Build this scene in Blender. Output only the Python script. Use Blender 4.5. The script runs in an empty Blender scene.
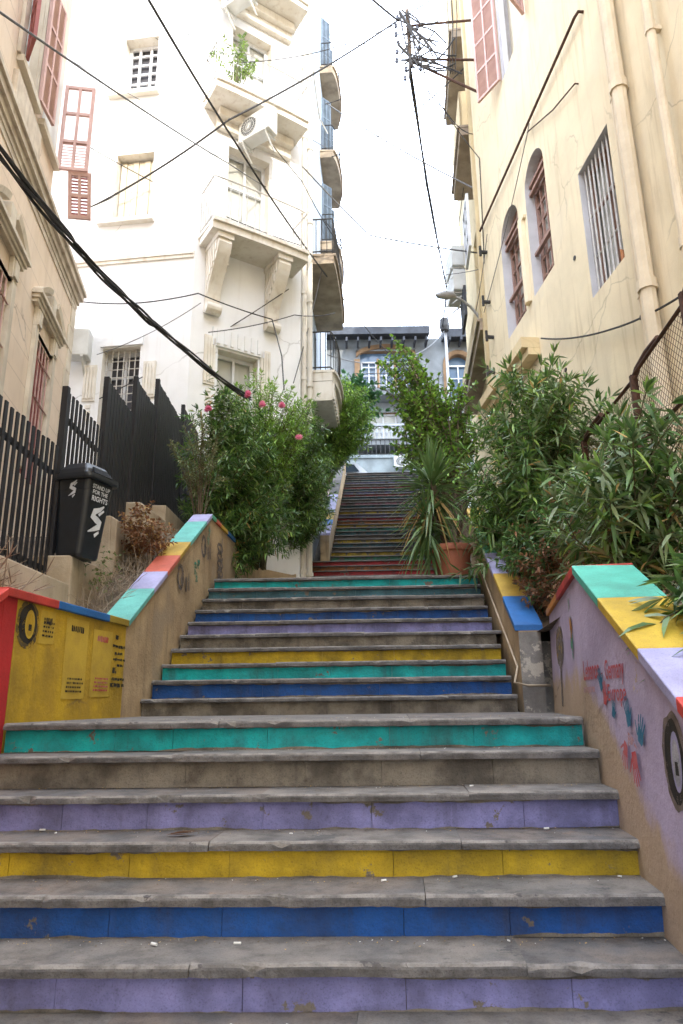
import bpy, math, random
from mathutils import Vector, Matrix
random.seed(7)
R = math.radians
sc = bpy.context.scene
C = bpy.data.collections.new('street'); sc.collection.children.link(C)
U = random.uniform

# ------------------------------------------------------------------ materials
def mat(name, c1, c2=None, scale=3.0, rough=.85, bump=.15, bscale=40, streak=None, chips=None, dirt=.25,
        dscale=1.3, metal=0, spec=.3, fade=None, joints=None, crack=0, worn=None, patch=None):
    """stucco / paint / stone: two colours by noise, vertical streaks, chips of another colour, grime, fine bump"""
    m = bpy.data.materials.new(name); m.use_nodes = True
    nt = m.node_tree; N = nt.nodes; Lk = nt.links
    b = N['Principled BSDF']; b.inputs['Roughness'].default_value = rough; b.inputs['Metallic'].default_value = metal
    b.inputs['Specular IOR Level'].default_value = spec
    tc = N.new('ShaderNodeNewGeometry'); P = tc.outputs['Position']
    def noise(s, d=5, vec=None, rgh=.6):
        n = N.new('ShaderNodeTexNoise'); n.inputs['Scale'].default_value = s; n.inputs['Detail'].default_value = d
        n.inputs['Roughness'].default_value = rgh
        Lk.new(vec or P, n.inputs['Vector']); return n.outputs['Fac']
    def ramp(f, a, z):
        r = N.new('ShaderNodeMapRange'); r.inputs[1].default_value = a; r.inputs[2].default_value = z
        r.interpolation_type = 'SMOOTHSTEP'; Lk.new(f, r.inputs[0]); return r.outputs[0]
    def mix(f, a, z, mode='MIX'):
        x = N.new('ShaderNodeMix'); x.data_type = 'RGBA'; x.blend_type = mode
        if isinstance(f, (int, float)): x.inputs[0].default_value = f
        else: Lk.new(f, x.inputs[0])
        for i, q in ((6, a), (7, z)):
            if isinstance(q, tuple): x.inputs[i].default_value = (*q, 1)
            else: Lk.new(q, x.inputs[i])
        return x.outputs[2]
    def mul(f, k):
        x = N.new('ShaderNodeMath'); x.operation = 'MULTIPLY'; Lk.new(f, x.inputs[0])
        if isinstance(k, (int, float)): x.inputs[1].default_value = k
        else: Lk.new(k, x.inputs[1])
        return x.outputs[0]
    c2 = c2 or tuple(v * .8 for v in c1)
    col = mix(ramp(noise(scale), .35, .65), c1, c2)
    if fade:                                    # a second coat showing where a falling line of paint ends
        fcol, z0, slope, y0 = fade
        sx = N.new('ShaderNodeSeparateXYZ'); Lk.new(P, sx.inputs[0])
        def mm(op, a, bb):
            x = N.new('ShaderNodeMath'); x.operation = op
            for i, q in ((0, a), (1, bb)):
                if isinstance(q, (int, float)): x.inputs[i].default_value = q
                else: Lk.new(q, x.inputs[i])
            return x.outputs[0]
        line = mm('ADD', mm('MULTIPLY', mm('MINIMUM', mm('SUBTRACT', sx.outputs[1], y0), 0.0), slope), z0)
        h = mm('SUBTRACT', sx.outputs[2], line)
        h = mm('ADD', h, mm('MULTIPLY', mm('SUBTRACT', noise(5), .5), .35))
        col = mix(ramp(h, -.06, .1), fcol, col)
    if streak:
        mp = N.new('ShaderNodeMapping'); mp.inputs['Scale'].default_value = (9, 9, .7); Lk.new(P, mp.inputs[0])
        col = mix(mul(ramp(noise(1.0, 4, mp.outputs[0]), .5, .75), streak[1]), col, streak[0])
    if chips:
        col = mix(ramp(noise(chips[1], 6, None, .7), chips[2], chips[2] + .03), col, chips[0])
    if dirt:
        g = ramp(noise(dscale, 6), .4, .7)
        col = mix(mul(g, dirt), col, (.03, .026, .022))
        g3 = ramp(noise(150, 3), .5, .72); col = mix(mul(g3, dirt * .8), col, (.02, .018, .016))
        g2 = ramp(noise(28, 3), .6, .8)
        col = mix(mul(g2, dirt * .6), col, (.02, .018, .015))
    if joints:
        sx = N.new('ShaderNodeSeparateXYZ'); Lk.new(P, sx.inputs[0])
        w = N.new('ShaderNodeMath'); w.operation = 'PINGPONG'; w.inputs[1].default_value = joints / 2
        Lk.new(sx.outputs[2], w.inputs[0])
        l = ramp(w.outputs[0], 0.0, .012)
        inv = N.new('ShaderNodeMath'); inv.operation = 'SUBTRACT'; inv.inputs[0].default_value = 1; Lk.new(l, inv.inputs[1])
        col = mix(mul(inv.outputs[0], .35), col, (.2, .14, .1))
    if patch: col = mix(mul(ramp(noise(.55, 3), .56, .60), patch[1]), col, patch[0])          # repaired render
    if crack:
        off = N.new('ShaderNodeTexNoise'); off.inputs['Scale'].default_value = 2.5; off.inputs['Detail'].default_value = 6; Lk.new(P, off.inputs['Vector'])
        ad = N.new('ShaderNodeVectorMath'); ad.operation = 'MULTIPLY_ADD'; Lk.new(off.outputs['Color'], ad.inputs[0]); ad.inputs[1].default_value = (.3, .3, .3); Lk.new(P, ad.inputs[2])
        vo = N.new('ShaderNodeTexVoronoi'); vo.feature = 'DISTANCE_TO_EDGE'; vo.inputs['Scale'].default_value = .6; Lk.new(ad.outputs[0], vo.inputs['Vector'])
        iv = N.new('ShaderNodeMath'); iv.operation = 'SUBTRACT'; iv.inputs[0].default_value = 1; Lk.new(ramp(vo.outputs['Distance'], .002, .009), iv.inputs[1])
        col = mix(mul(mul(iv.outputs[0], ramp(noise(.7, 2), .48, .6)), crack), col, (.12, .09, .06))
    Lk.new(col, b.inputs['Base Color'])
    if worn:
        tr = N.new('ShaderNodeBsdfTransparent'); ms = N.new('ShaderNodeMixShader')
        Lk.new(ramp(noise(worn[0], 6, None, .75), worn[1], worn[1] + .10), ms.inputs[0]); Lk.new(b.outputs[0], ms.inputs[1]); Lk.new(tr.outputs[0], ms.inputs[2]); Lk.new(ms.outputs[0], N['Material Output'].inputs[0])
    if bump:
        bp = N.new('ShaderNodeBump'); bp.inputs['Strength'].default_value = bump; bp.inputs['Distance'].default_value = .02
        Lk.new(noise(bscale, 6), bp.inputs['Height']); Lk.new(bp.outputs[0], b.inputs['Normal'])
    return m

def leafmat(name, c1, c2, rough=.42, trans=.25):
    m = bpy.data.materials.new(name); m.use_nodes = True
    nt = m.node_tree; N = nt.nodes; Lk = nt.links; b = N['Principled BSDF']
    b.inputs['Roughness'].default_value = rough; b.inputs['Specular IOR Level'].default_value = .45
    tc = N.new('ShaderNodeNewGeometry'); n = N.new('ShaderNodeTexNoise'); n.inputs['Scale'].default_value = 6
    Lk.new(tc.outputs['Position'], n.inputs['Vector'])
    x = N.new('ShaderNodeMix'); x.data_type = 'RGBA'; x.inputs[6].default_value = (*c1, 1); x.inputs[7].default_value = (*c2, 1)
    r = N.new('ShaderNodeMapRange'); r.inputs[1].default_value = .35; r.inputs[2].default_value = .65
    Lk.new(n.outputs['Fac'], r.inputs[0]); Lk.new(r.outputs[0], x.inputs[0]); Lk.new(x.outputs[2], b.inputs['Base Color'])
    t = N.new('ShaderNodeBsdfTranslucent'); Lk.new(x.outputs[2], t.inputs[0])
    ms = N.new('ShaderNodeMixShader'); ms.inputs[0].default_value = trans
    Lk.new(b.outputs[0], ms.inputs[1]); Lk.new(t.outputs[0], ms.inputs[2]); Lk.new(ms.outputs[0], N['Material Output'].inputs[0])
    return m

def glassmat(name, c=(.03, .04, .05), rough=.08):
    m = bpy.data.materials.new(name); m.use_nodes = True; nt = m.node_tree; b = nt.nodes['Principled BSDF']
    n = nt.nodes.new('ShaderNodeTexNoise'); n.inputs['Scale'].default_value = 2.0
    r = nt.nodes.new('ShaderNodeMapRange'); r.inputs[3].default_value = rough; r.inputs[4].default_value = rough + .2
    nt.links.new(n.outputs['Fac'], r.inputs[0]); nt.links.new(r.outputs[0], b.inputs['Roughness'])
    b.inputs['Base Color'].default_value = (*c, 1)
    return m

STONE = (.27, .235, .205); EARTH = (.17, .13, .095)
M = {}
M['tread'] = mat('worn stone', (.225, .198, .172), (.14, .13, .122), 3.2, .8, .5, 55, streak=None, chips=((.10, .095, .09), 2.2, .60), dirt=.5, dscale=7)
M['tread2'] = mat('worn brown stone', (.19, .155, .13), (.125, .118, .115), 3.6, .8, .5, 55, chips=((.24, .17, .13), 2.6, .62), dirt=.5, dscale=7)
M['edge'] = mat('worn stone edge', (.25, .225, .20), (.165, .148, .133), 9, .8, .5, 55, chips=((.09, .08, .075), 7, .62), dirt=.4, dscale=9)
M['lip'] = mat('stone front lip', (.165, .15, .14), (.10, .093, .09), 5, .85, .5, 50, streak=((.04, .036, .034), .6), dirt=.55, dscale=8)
M['concrete'] = mat('bare riser', (.22, .19, .15), (.14, .12, .095), 4, .9, .5, 45, streak=((.05, .045, .04), .5), dirt=.55, dscale=4)
def paint(name, c, ch=.62, dirt=.42, chcol=(.15, .125, .10)):
    c = tuple(v * .82 for v in c)
    return mat(name, c, tuple(v * .62 for v in c), 4, .7, .35, 45, streak=((.05, .045, .04), .4), chips=(chcol, 6.5, ch), dirt=dirt, dscale=4.5)
P_ = {'lav': (.29, .28, .56), 'blue': (.014, .10, .37), 'yel': (.62, .42, .02), 'turq': (.01, .47, .47), 'slate': (.06, .17, .21),
      'red': (.42, .03, .035), 'oran': (.55, .2, .05), 'teal': (.10, .42, .33), 'green': (.06, .3, .17), 'pink': (.5, .2, .25), 'white': (.6, .6, .66)}
for k, c in P_.items(): M['p_' + k] = paint('paint ' + k, c, .615)
for k, c in P_.items(): M['q_' + k] = paint('faded paint ' + k, tuple(.62 * v + .02 for v in c), .55, .5, (.10, .09, .08))
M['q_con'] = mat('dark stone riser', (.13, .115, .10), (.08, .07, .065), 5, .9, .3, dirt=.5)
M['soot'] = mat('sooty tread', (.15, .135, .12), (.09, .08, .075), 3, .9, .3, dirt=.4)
for k, c in {'teal': (.10, .47, .36), 'yel': (.60, .40, .04), 'lav': (.42, .40, .62), 'red': (.55, .06, .045), 'blue': (.03, .15, .42),
             'oran': (.62, .26, .04), 'mint': (.16, .50, .44), 'coral': (.6, .14, .09), 'ochre': (.36, .25, .03), 'gold': (.58, .37, .06), 'green': (.10, .38, .22)}.items():
    M['c_' + k] = mat('coping ' + k, c, tuple(v * .8 for v in c), 4, .6, .15, 50, chips=((.35, .3, .25), 7, .70), dirt=.3, dscale=3)
M['tanwall'] = mat('tan plaster', (.50, .365, .215), (.37, .26, .15), 2.2, .9, .35, 30, streak=((.16, .12, .08), .6), chips=((.28, .22, .16), 5, .68), dirt=.35, crack=0.6, patch=((.34, .27, .19), .6))
M['lavwall'] = mat('lavender painted plaster', (.46, .40, .56), (.38, .32, .46), 2.0, .85, .3, 30, chips=((.48, .38, .28), 5, .66), dirt=.22,
                   crack=.5, fade=((.44, .335, .24), 1.74, .60, 4.14))
M['yelwall'] = mat('yellow painted plaster', (.60, .385, .025), (.44, .28, .03), 2.6, .8, .3, 30, streak=((.25, .16, .03), .5), chips=((.30, .22, .09), 5, .69), dirt=.42, dscale=2.4, crack=0.5)
M['redwall'] = mat('red painted plaster', (.50, .03, .03), (.4, .025, .028), 3, .75, .2, 30, chips=((.4, .2, .12), 5, .68), dirt=.3)
M['postgrey'] = mat('cement render', (.27, .25, .225), (.17, .155, .14), 6, .9, .4, 30, chips=((.45, .40, .33), 5, .54), dirt=.3)
M['plinth'] = mat('beige plinth plaster', (.52, .42, .30), (.40, .31, .21), 2, .9, .25, 30, streak=((.2, .15, .1), .35), dirt=.25, crack=0.5)
M['soil'] = mat('dry soil', (.20, .145, .10), (.10, .075, .05), 6, 1, .8, 18, dirt=.4, dscale=5)
M['ground'] = mat('hillside ground', (.2, .17, .14), (.14, .12, .1), 1, 1, .4, 10)
M['asphalt'] = mat('asphalt', (.06, .058, .055), (.045, .044, .042), 3, .9, .3, 60)
M['peach'] = mat('peach block facade', (.78, .64, .50), (.73, .59, .45), 1.6, .9, .12, 50, streak=((.45, .3, .19), .25), dirt=.08, joints=.42, crack=0.4)
M['trimwhite'] = mat('pale trim', (.70, .62, .50), (.6, .52, .41), 3, .85, .12, 50, streak=((.35, .28, .2), .35), dirt=.12)
M['cornice'] = mat('cornice stone', (.68, .59, .47), (.55, .46, .36), 4, .9, .15, 50, streak=((.25, .18, .12), .4), dirt=.2)
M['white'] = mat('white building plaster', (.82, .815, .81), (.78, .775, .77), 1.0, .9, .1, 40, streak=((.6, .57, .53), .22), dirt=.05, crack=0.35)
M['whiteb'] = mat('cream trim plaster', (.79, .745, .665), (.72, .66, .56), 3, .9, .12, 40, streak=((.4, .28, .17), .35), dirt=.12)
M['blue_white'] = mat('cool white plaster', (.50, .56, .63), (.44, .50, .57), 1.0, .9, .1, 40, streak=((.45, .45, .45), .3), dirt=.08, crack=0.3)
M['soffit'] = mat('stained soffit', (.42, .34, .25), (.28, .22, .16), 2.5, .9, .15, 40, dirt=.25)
M['cream'] = mat('cream plaster facade', (.76, .645, .44), (.71, .59, .40), .9, .9, .14, 35, streak=((.46, .35, .21), .5), chips=((.62, .52, .36), 4, .72), dirt=.1, crack=.3, patch=((.66, .56, .40), .6))
M['cream2'] = mat('pale yellow plaster', (.72, .58, .34), (.64, .50, .29), 1, .9, .12, 35, streak=((.42, .32, .2), .35), dirt=.12, crack=0.5)
M['reveal'] = mat('pale reveal', (.60, .585, .60), (.5, .49, .50), 2, .9, .1, dirt=.1)
M['pipe'] = mat('painted pipe', (.70, .585, .42), (.62, .51, .36), 3, .7, .08, dirt=.1)
M['shutter'] = mat('old rose shutter', (.36, .12, .105), (.30, .095, .085), 5, .7, .1, dirt=.15)
M['shutter2'] = mat('faded pink shutter', (.62, .41, .365), (.55, .35, .31), 5, .7, .1, dirt=.1)
M['woodframe'] = mat('pink brown window frame', (.36, .22, .17), (.28, .165, .13), 8, .7, .1, dirt=.2)
M['whiteframe'] = mat('white frame', (.72, .73, .74), (.66, .66, .67), 4, .6, .05, dirt=.08)
M['ironlight'] = mat('white iron', (.62, .60, .57), (.5, .47, .43), 9, .6, .05, dirt=.15)
M['iron'] = mat('dark iron', (.045, .042, .04), (.03, .028, .027), 9, .6, .05, dirt=.2)
M['rust'] = mat('rusty brown steel', (.105, .05, .03), (.06, .03, .02), 12, .8, .2, dirt=.2)
M['fence'] = mat('black fence paint', (.013, .013, .016), (.02, .02, .023), 6, .55, .06, dirt=.1)
M['bin'] = mat('black bin plastic', (.012, .015, .02), (.016, .02, .027), 8, .38, .03, dirt=.1, spec=.5)
M['bindark'] = mat('bin slot', (.004, .004, .005), None, 4, .8, 0, dirt=0)
M['logo'] = mat('white sticker', (.68, .70, .74), (.6, .62, .66), 20, .6, 0, dirt=.15)
M['black'] = mat('black spray', (.018, .016, .014), (.035, .03, .022), 10, .8, 0, dirt=0, worn=(22, .54))
M['blackfade'] = mat('thin black spray', (.11, .08, .035), (.2, .135, .03), 14, .85, 0, dirt=.1, worn=(18, .48))
M['greyspray'] = mat('grey brown spray', (.12, .095, .08), (.21, .17, .15), 12, .85, 0, dirt=.2, worn=(20, .52))
M['goldspray'] = mat('gold scratches', (.42, .27, .06), (.3, .2, .07), 12, .85, 0, dirt=.2, worn=(25, .5))
M['redspray'] = mat('red stencil', (.48, .05, .055), (.44, .14, .15), 16, .85, 0, dirt=.1, worn=(30, .60))
M['redsoft'] = mat('faded red stencil', (.46, .22, .22), (.43, .28, .3), 16, .85, 0, dirt=.1, worn=(30, .5))
M['tealspray'] = mat('teal hand paint', (.02, .12, .22), (.05, .18, .28), 16, .85, 0, dirt=.15, worn=(26, .60))
M['greenspray'] = mat('green smear', (.06, .30, .22), (.2, .3, .18), 12, .85, 0, dirt=.15, worn=(20, .47))
M['paper'] = mat('yellowed poster paper', (.60, .41, .05), (.52, .35, .05), 6, .85, .1, dirt=.2)
M['terra'] = mat('terracotta', (.42, .15, .085), (.35, .12, .07), 4, .75, .08, dirt=.15)
M['slab'] = mat('brick red slab', (.36, .13, .10), (.3, .11, .085), 4, .8, .15, dirt=.25)
M['bark'] = mat('bark', (.16, .115, .08), (.09, .065, .045), 9, .95, .5, 30)
M['twig'] = mat('dry twig', (.36, .29, .22), (.22, .17, .12), 9, .9, .2, 30, dirt=.1)
M['stem'] = mat('green brown stem', (.14, .13, .06), (.09, .075, .04), 9, .8, .1)
M['cable'] = mat('black cable', (.03, .028, .028), (.045, .042, .04), 20, .7, 0, dirt=0)
M['cablegrey'] = mat('grey cable', (.17, .165, .165), (.12, .12, .12), 20, .7, 0, dirt=0)
M['ac'] = mat('air conditioner white', (.66, .66, .63), (.58, .575, .54), 3, .5, .02, dirt=.12)
M['acdark'] = mat('air conditioner grille', (.08, .08, .08), (.12, .12, .12), 30, .6, .05, dirt=.2)
M['galv'] = mat('galvanised pole', (.42, .42, .43), (.34, .34, .35), 8, .5, .05, metal=.4, dirt=.1)
M['insul'] = mat('insulator', (.06, .07, .10), (.10, .11, .15), 8, .4, 0)
M['carwhite'] = mat('white car paint', (.50, .52, .55), (.48, .50, .53), 2, .25, 0, dirt=.05, spec=.5)
M['tyre'] = mat('tyre', (.02, .02, .02), (.03, .03, .03), 20, .9, .2)
M['lampred'] = mat('tail lamp red', (.45, .02, .02), None, 5, .2, 0, dirt=0)
M['farwall'] = mat('grey blue plaster', (.265, .275, .275), (.20, .21, .212), .8, .9, .15, 20, streak=((.25, .24, .22), .35), dirt=.18)
M['w3shutter'] = mat('blue grey shutter', (.13, .17, .22), (.10, .13, .17), 4, .7, .1, dirt=.2)
M['farbal'] = mat('weathered balusters', (.40, .42, .43), (.32, .33, .34), 4, .8, .1, dirt=.2)
M['farstone'] = mat('ochre stone surround', (.30, .185, .10), (.23, .14, .075), 2, .9, .15, 20, dirt=.15)
M['eave'] = mat('dark eave', (.07, .075, .085), (.05, .052, .06), 3, .8, .1)
M['lowwall'] = mat('pale retaining wall', (.30, .34, .345), (.24, .27, .275), 2, .9, .15, streak=((.3, .3, .28), .4), dirt=.2)
M['whitewash'] = mat('whitewashed wall', (.68, .70, .72), (.6, .62, .64), 2, .9, .2, dirt=.15)
M['curtain'] = mat('striped cloth', (.62, .55, .42), (.66, .60, .48), 2, .9, .05, dirt=.05)
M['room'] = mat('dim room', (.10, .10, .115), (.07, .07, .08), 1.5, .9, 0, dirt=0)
M['glass'] = glassmat('window glass'); M['glassblue'] = glassmat('blue window glass', (.10, .16, .24)); M['glasspale'] = glassmat('pale window glass', (.46, .46, .42), .2)
M['flower'] = leafmat('pink petal', (.78, .18, .32), (.85, .36, .46), .6, .3)
M['litter'] = mat('litter', (.70, .68, .64), (.6, .58, .54), 20, .8, 0, dirt=.1)
LF = {'dark': leafmat('dark oleander leaf', (0.048, 0.106, 0.033), (0.092, 0.179, 0.048)), 'mid': leafmat('oleander leaf', (0.103, 0.198, 0.048), (0.164, 0.293, 0.065)),
      'pale': leafmat('pale leaf', (0.203, 0.320, 0.068), (0.330, 0.467, 0.100)), 'grey': leafmat('grey green leaf', (0.151, 0.210, 0.100), (0.242, 0.301, 0.134)),
      'bright': leafmat('bright leaf', (0.224, 0.430, 0.056), (0.351, 0.583, 0.085)), 'brown': leafmat('dead leaf', (0.324, 0.168, 0.081), (0.220, 0.106, 0.059), .8),
      'yucca': leafmat('yucca leaf', (.085, .16, .045), (.15, .22, .07)), 'dry': leafmat('dry leaf', (0.526, 0.348, 0.126), (0.439, 0.272, 0.100), .8),
      'olive': leafmat('dusty olive leaf', (0.242, 0.239, 0.100), (0.187, 0.194, 0.077), .7), 'rubber': leafmat('rubber plant leaf', (0.036, 0.110, 0.043), (0.066, 0.156, 0.056), .3, .1)}

# ------------------------------------------------------------------ mesh building
class Fr:
    """a vertical facade plane: u along its heading, o out of it, z up"""
    def __init__(s, x, y, head, side=1):
        h = R(head); s.o = (x, y); s.t = (math.sin(h), math.cos(h)); s.n = (math.cos(h) * side, -math.sin(h) * side)
    def P(s, u, o, z):
        return (s.o[0] + s.t[0] * u + s.n[0] * o, s.o[1] + s.t[1] * u + s.n[1] * o, z)

class MB:
    def __init__(s): s.v = []; s.f = []; s.m = []
    def add(s, vs, fs, m=0):
        b = len(s.v); s.v += [tuple(v) for v in vs]; s.f += [tuple(i + b for i in f) for f in fs]; s.m += [m] * len(fs); return s
    def hexa(s, p, m=0):
        return s.add(p, [(3, 2, 1, 0), (4, 5, 6, 7), (0, 1, 5, 4), (1, 2, 6, 5), (2, 3, 7, 6), (3, 0, 4, 7)], m)
    def box(s, x0, x1, y0, y1, z0, z1, m=0):
        return s.hexa([(x0, y0, z0), (x1, y0, z0), (x1, y1, z0), (x0, y1, z0), (x0, y0, z1), (x1, y0, z1), (x1, y1, z1), (x0, y1, z1)], m)
    def fb(s, fr, u0, u1, o0, o1, z0, z1, m=0):
        return s.hexa([fr.P(u0, o0, z0), fr.P(u1, o0, z0), fr.P(u1, o1, z0), fr.P(u0, o1, z0), fr.P(u0, o0, z1), fr.P(u1, o0, z1), fr.P(u1, o1, z1), fr.P(u0, o1, z1)], m)
    def prism(s, poly, vec, m=0):
        n = len(poly); vec = Vector(vec); a = [Vector(p) for p in poly]; b = [p + vec for p in a]
        return s.add(a + b, [tuple(range(n))[::-1], tuple(range(n, 2 * n))] + [(i, (i + 1) % n, n + (i + 1) % n, n + i) for i in range(n)], m)
    def tube(s, pts, r, n=6, m=0, caps=True):
        pts = [Vector(p) for p in pts]; k = len(pts); rs = r if isinstance(r, (list, tuple)) else [r] * k
        vs = []; prev = None
        for i, p in enumerate(pts):
            d = (pts[min(i + 1, k - 1)] - pts[max(i - 1, 0)])
            d = d.normalized() if d.length > 1e-9 else Vector((0, 0, 1))
            if prev is None: a = d.cross(Vector((0, 0, 1)) if abs(d.z) < .9 else Vector((1, 0, 0))).normalized()
            else:
                a = prev - d * prev.dot(d)
                a = a.normalized() if a.length > 1e-6 else d.orthogonal().normalized()
            prev = a; b = d.cross(a)
            for j in range(n):
                t = 2 * math.pi * j / n; vs.append(p + a * (math.cos(t) * rs[i]) + b * (math.sin(t) * rs[i]))
        fs = [(i * n + j, i * n + (j + 1) % n, (i + 1) * n + (j + 1) % n, (i + 1) * n + j) for i in range(k - 1) for j in range(n)]
        if caps: fs += [tuple(range(n))[::-1], tuple(range((k - 1) * n, k * n))]
        return s.add(vs, fs, m)
    def lathe(s, c, prof, n=20, m=0):
        c = Vector(c); vs = [(c.x + r * math.cos(2 * math.pi * j / n), c.y + r * math.sin(2 * math.pi * j / n), c.z + z) for r, z in prof for j in range(n)]
        return s.add(vs, [(i * n + j, i * n + (j + 1) % n, (i + 1) * n + (j + 1) % n, (i + 1) * n + j) for i in range(len(prof) - 1) for j in range(n)], m)
    def leaf(s, p, d, L, W, droop=.2, m=0, roll=None):
        d = d.normalized(); up = Vector((0, 0, 1))
        sd = d.cross(up)
        sd = sd.normalized() if sd.length > .05 else Vector((1, 0, 0))
        nn = sd.cross(d); a = U(-.7, .7) if roll is None else roll
        sd = sd * math.cos(a) + nn * math.sin(a)
        def q(t): return p + d * (L * t) - up * (droop * L * t * t)
        c1, c2 = q(.33), q(.7)
        return s.add([p, c1 - sd * W * .5, c1 + sd * W * .5, c2 - sd * W * .38, c2 + sd * W * .38, q(1)], [(0, 1, 2), (1, 3, 4, 2), (3, 5, 4)], m)

OFF = {}
def obj(name, mb, mats, parent=None, loc=None, smooth=False, bevel=0):
    off = OFF[parent.name] if parent else Vector(loc or (0, 0, 0))
    me = bpy.data.meshes.new(name)
    me.from_pydata([(v[0] - off.x, v[1] - off.y, v[2] - off.z) for v in mb.v], [], mb.f)
    if not isinstance(mats, (list, tuple)): mats = [mats]
    for m in mats: me.materials.append(m)
    me.polygons.foreach_set('material_index', mb.m)
    if smooth: me.polygons.foreach_set('use_smooth', [True] * len(mb.f))
    me.update()
    o = bpy.data.objects.new(name, me); C.objects.link(o)
    if parent: o.parent = parent
    else: o.location = off
    OFF[o.name] = off
    if bevel:
        w = o.modifiers.new('b', 'BEVEL'); w.width = bevel; w.segments = 2; w.limit_method = 'ANGLE'
    return o
def tag(o, label, cat=None, group=None, kind=None):
    o['label'] = label
    if cat: o['category'] = cat
    if group: o['group'] = group
    if kind: o['kind'] = kind
    return o
def thing(name, label, cat, loc=(0, 0, 0), group=None):
    o = bpy.data.objects.new(name, None); C.objects.link(o); o.location = loc; o.empty_display_size = .2
    OFF[o.name] = Vector(loc); return tag(o, label, cat, group)
def dup(root, loc, rotz=0, label=None):
    r = root.copy(); C.objects.link(r); r.location = loc; r.rotation_euler = (0, 0, rotz)
    if label: r['label'] = label
    for ch in list(root.children):
        c = ch.copy(); C.objects.link(c); c.parent = r
        for g in ch.children:
            d = g.copy(); C.objects.link(d); d.parent = c
    return r
def struct(name, mb, mats, **k):
    o = obj(name, mb, mats, **k); o['kind'] = 'structure'; return o

def wallgrid(mb, fr, u0, u1, z0, z1, holes=(), depth=.22, m=0, mr=None, back=True):
    """wall face at o=0 with real openings (u0,u1,z0,z1,arch) and reveals"""
    mr = m if mr is None else mr
    us = sorted({u0, u1, *[h[0] for h in holes], *[h[1] for h in holes]}); zs = sorted({z0, z1, *[h[2] for h in holes], *[h[3] for h in holes]})
    us = [u for u in us if u0 <= u <= u1]; zs = [z for z in zs if z0 <= z <= z1]
    for a, b in zip(us, us[1:]):
        for c, d in zip(zs, zs[1:]):
            um, zm = (a + b) / 2, (c + d) / 2
            if any(h[0] < um < h[1] and h[2] < zm < h[3] for h in holes): continue
            mb.add([fr.P(a, 0, c), fr.P(b, 0, c), fr.P(b, 0, d), fr.P(a, 0, d)], [(0, 1, 2, 3)], m)
    for h in holes:
        a, b, c, d = h[:4]
        if len(h) > 4 and h[4]:
            r = (b - a) / 2; cu = (a + b) / 2; zc = d - r; n = 14
            arc = [(cu - r * math.cos(math.pi * i / n), zc + r * math.sin(math.pi * i / n)) for i in range(n + 1)]
            for (ua, za), (ub, zb) in zip(arc, arc[1:]):
                mb.add([fr.P(ua, 0, za), fr.P(ub, 0, zb), fr.P(ub, 0, d), fr.P(ua, 0, d)], [(0, 1, 2, 3)], m)
                mb.add([fr.P(ua, 0, za), fr.P(ub, 0, zb), fr.P(ub, -depth, zb), fr.P(ua, -depth, za)], [(0, 1, 2, 3)], mr)
            d2 = zc
        else:
            d2 = d; mb.add([fr.P(a, 0, d), fr.P(b, 0, d), fr.P(b, -depth, d), fr.P(a, -depth, d)], [(0, 1, 2, 3)], mr)
        mb.add([fr.P(a, 0, c), fr.P(b, 0, c), fr.P(b, -depth, c), fr.P(a, -depth, c)], [(0, 1, 2, 3)], mr)
        for u in (a, b): mb.add([fr.P(u, 0, c), fr.P(u, 0, d2), fr.P(u, -depth, d2), fr.P(u, -depth, c)], [(0, 1, 2, 3)], mr)
    return mb

def frame_mb(fr, a, b, c, d, o, w=.05, t=.04, bars_u=(), bars_z=(), m=0):
    mb = MB()
    mb.fb(fr, a, a + w, o, o + t, c, d, m); mb.fb(fr, b - w, b, o, o + t, c, d, m)
    mb.fb(fr, a + w, b - w, o, o + t, c, c + w, m); mb.fb(fr, a + w, b - w, o, o + t, d - w, d, m)
    for u in bars_u: mb.fb(fr, u - w * .35, u + w * .35, o + .004, o + t - .004, c + w, d - w, m)
    for z in bars_z: mb.fb(fr, a + w, b - w, o + .007, o + t - .007, z - w * .3, z + w * .3, m)
    return mb
def pane_mb(fr, a, b, c, d, o): return MB().add([fr.P(a, o, c), fr.P(b, o, c), fr.P(b, o, d), fr.P(a, o, d)], [(0, 1, 2, 3)])

def shutter_mb(P, w, h, t=.04, rails=3, louvre=True, panels=2, lattice=False):
    """a shutter leaf in its own plane: P(x,o,z) -> world, x 0..w, z 0..h"""
    mb = MB()
    def b(x0, x1, o0, o1, z0, z1, m=0):
        mb.hexa([P(x0, o0, z0), P(x1, o0, z0), P(x1, o1, z0), P(x0, o1, z0), P(x0, o0, z1), P(x1, o0, z1), P(x1, o1, z1), P(x0, o1, z1)], m)
    s = .05
    b(0, s, 0, t, 0, h); b(w - s, w, 0, t, 0, h)
    if panels == 2: b(w / 2 - s * .4, w / 2 + s * .4, .003, t - .003, s, h - s)
    zr = [h * i / rails for i in range(rails + 1)]
    for i, z in enumerate(zr):
        z0 = max(0, min(h - s, z - s / 2)); b(s, w - s, .002, t - .002, z0, z0 + s)
    if louvre:
        n = int(h / .055)
        for i in range(n):
            z = s + (h - 2 * s) * (i + .5) / n
            mb.add([P(s, .008, z - .024), P(w - s, .008, z - .024), P(w - s, t - .008, z + .018), P(s, t - .008, z + .018)], [(0, 1, 2, 3)], 1)
    return mb

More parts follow.
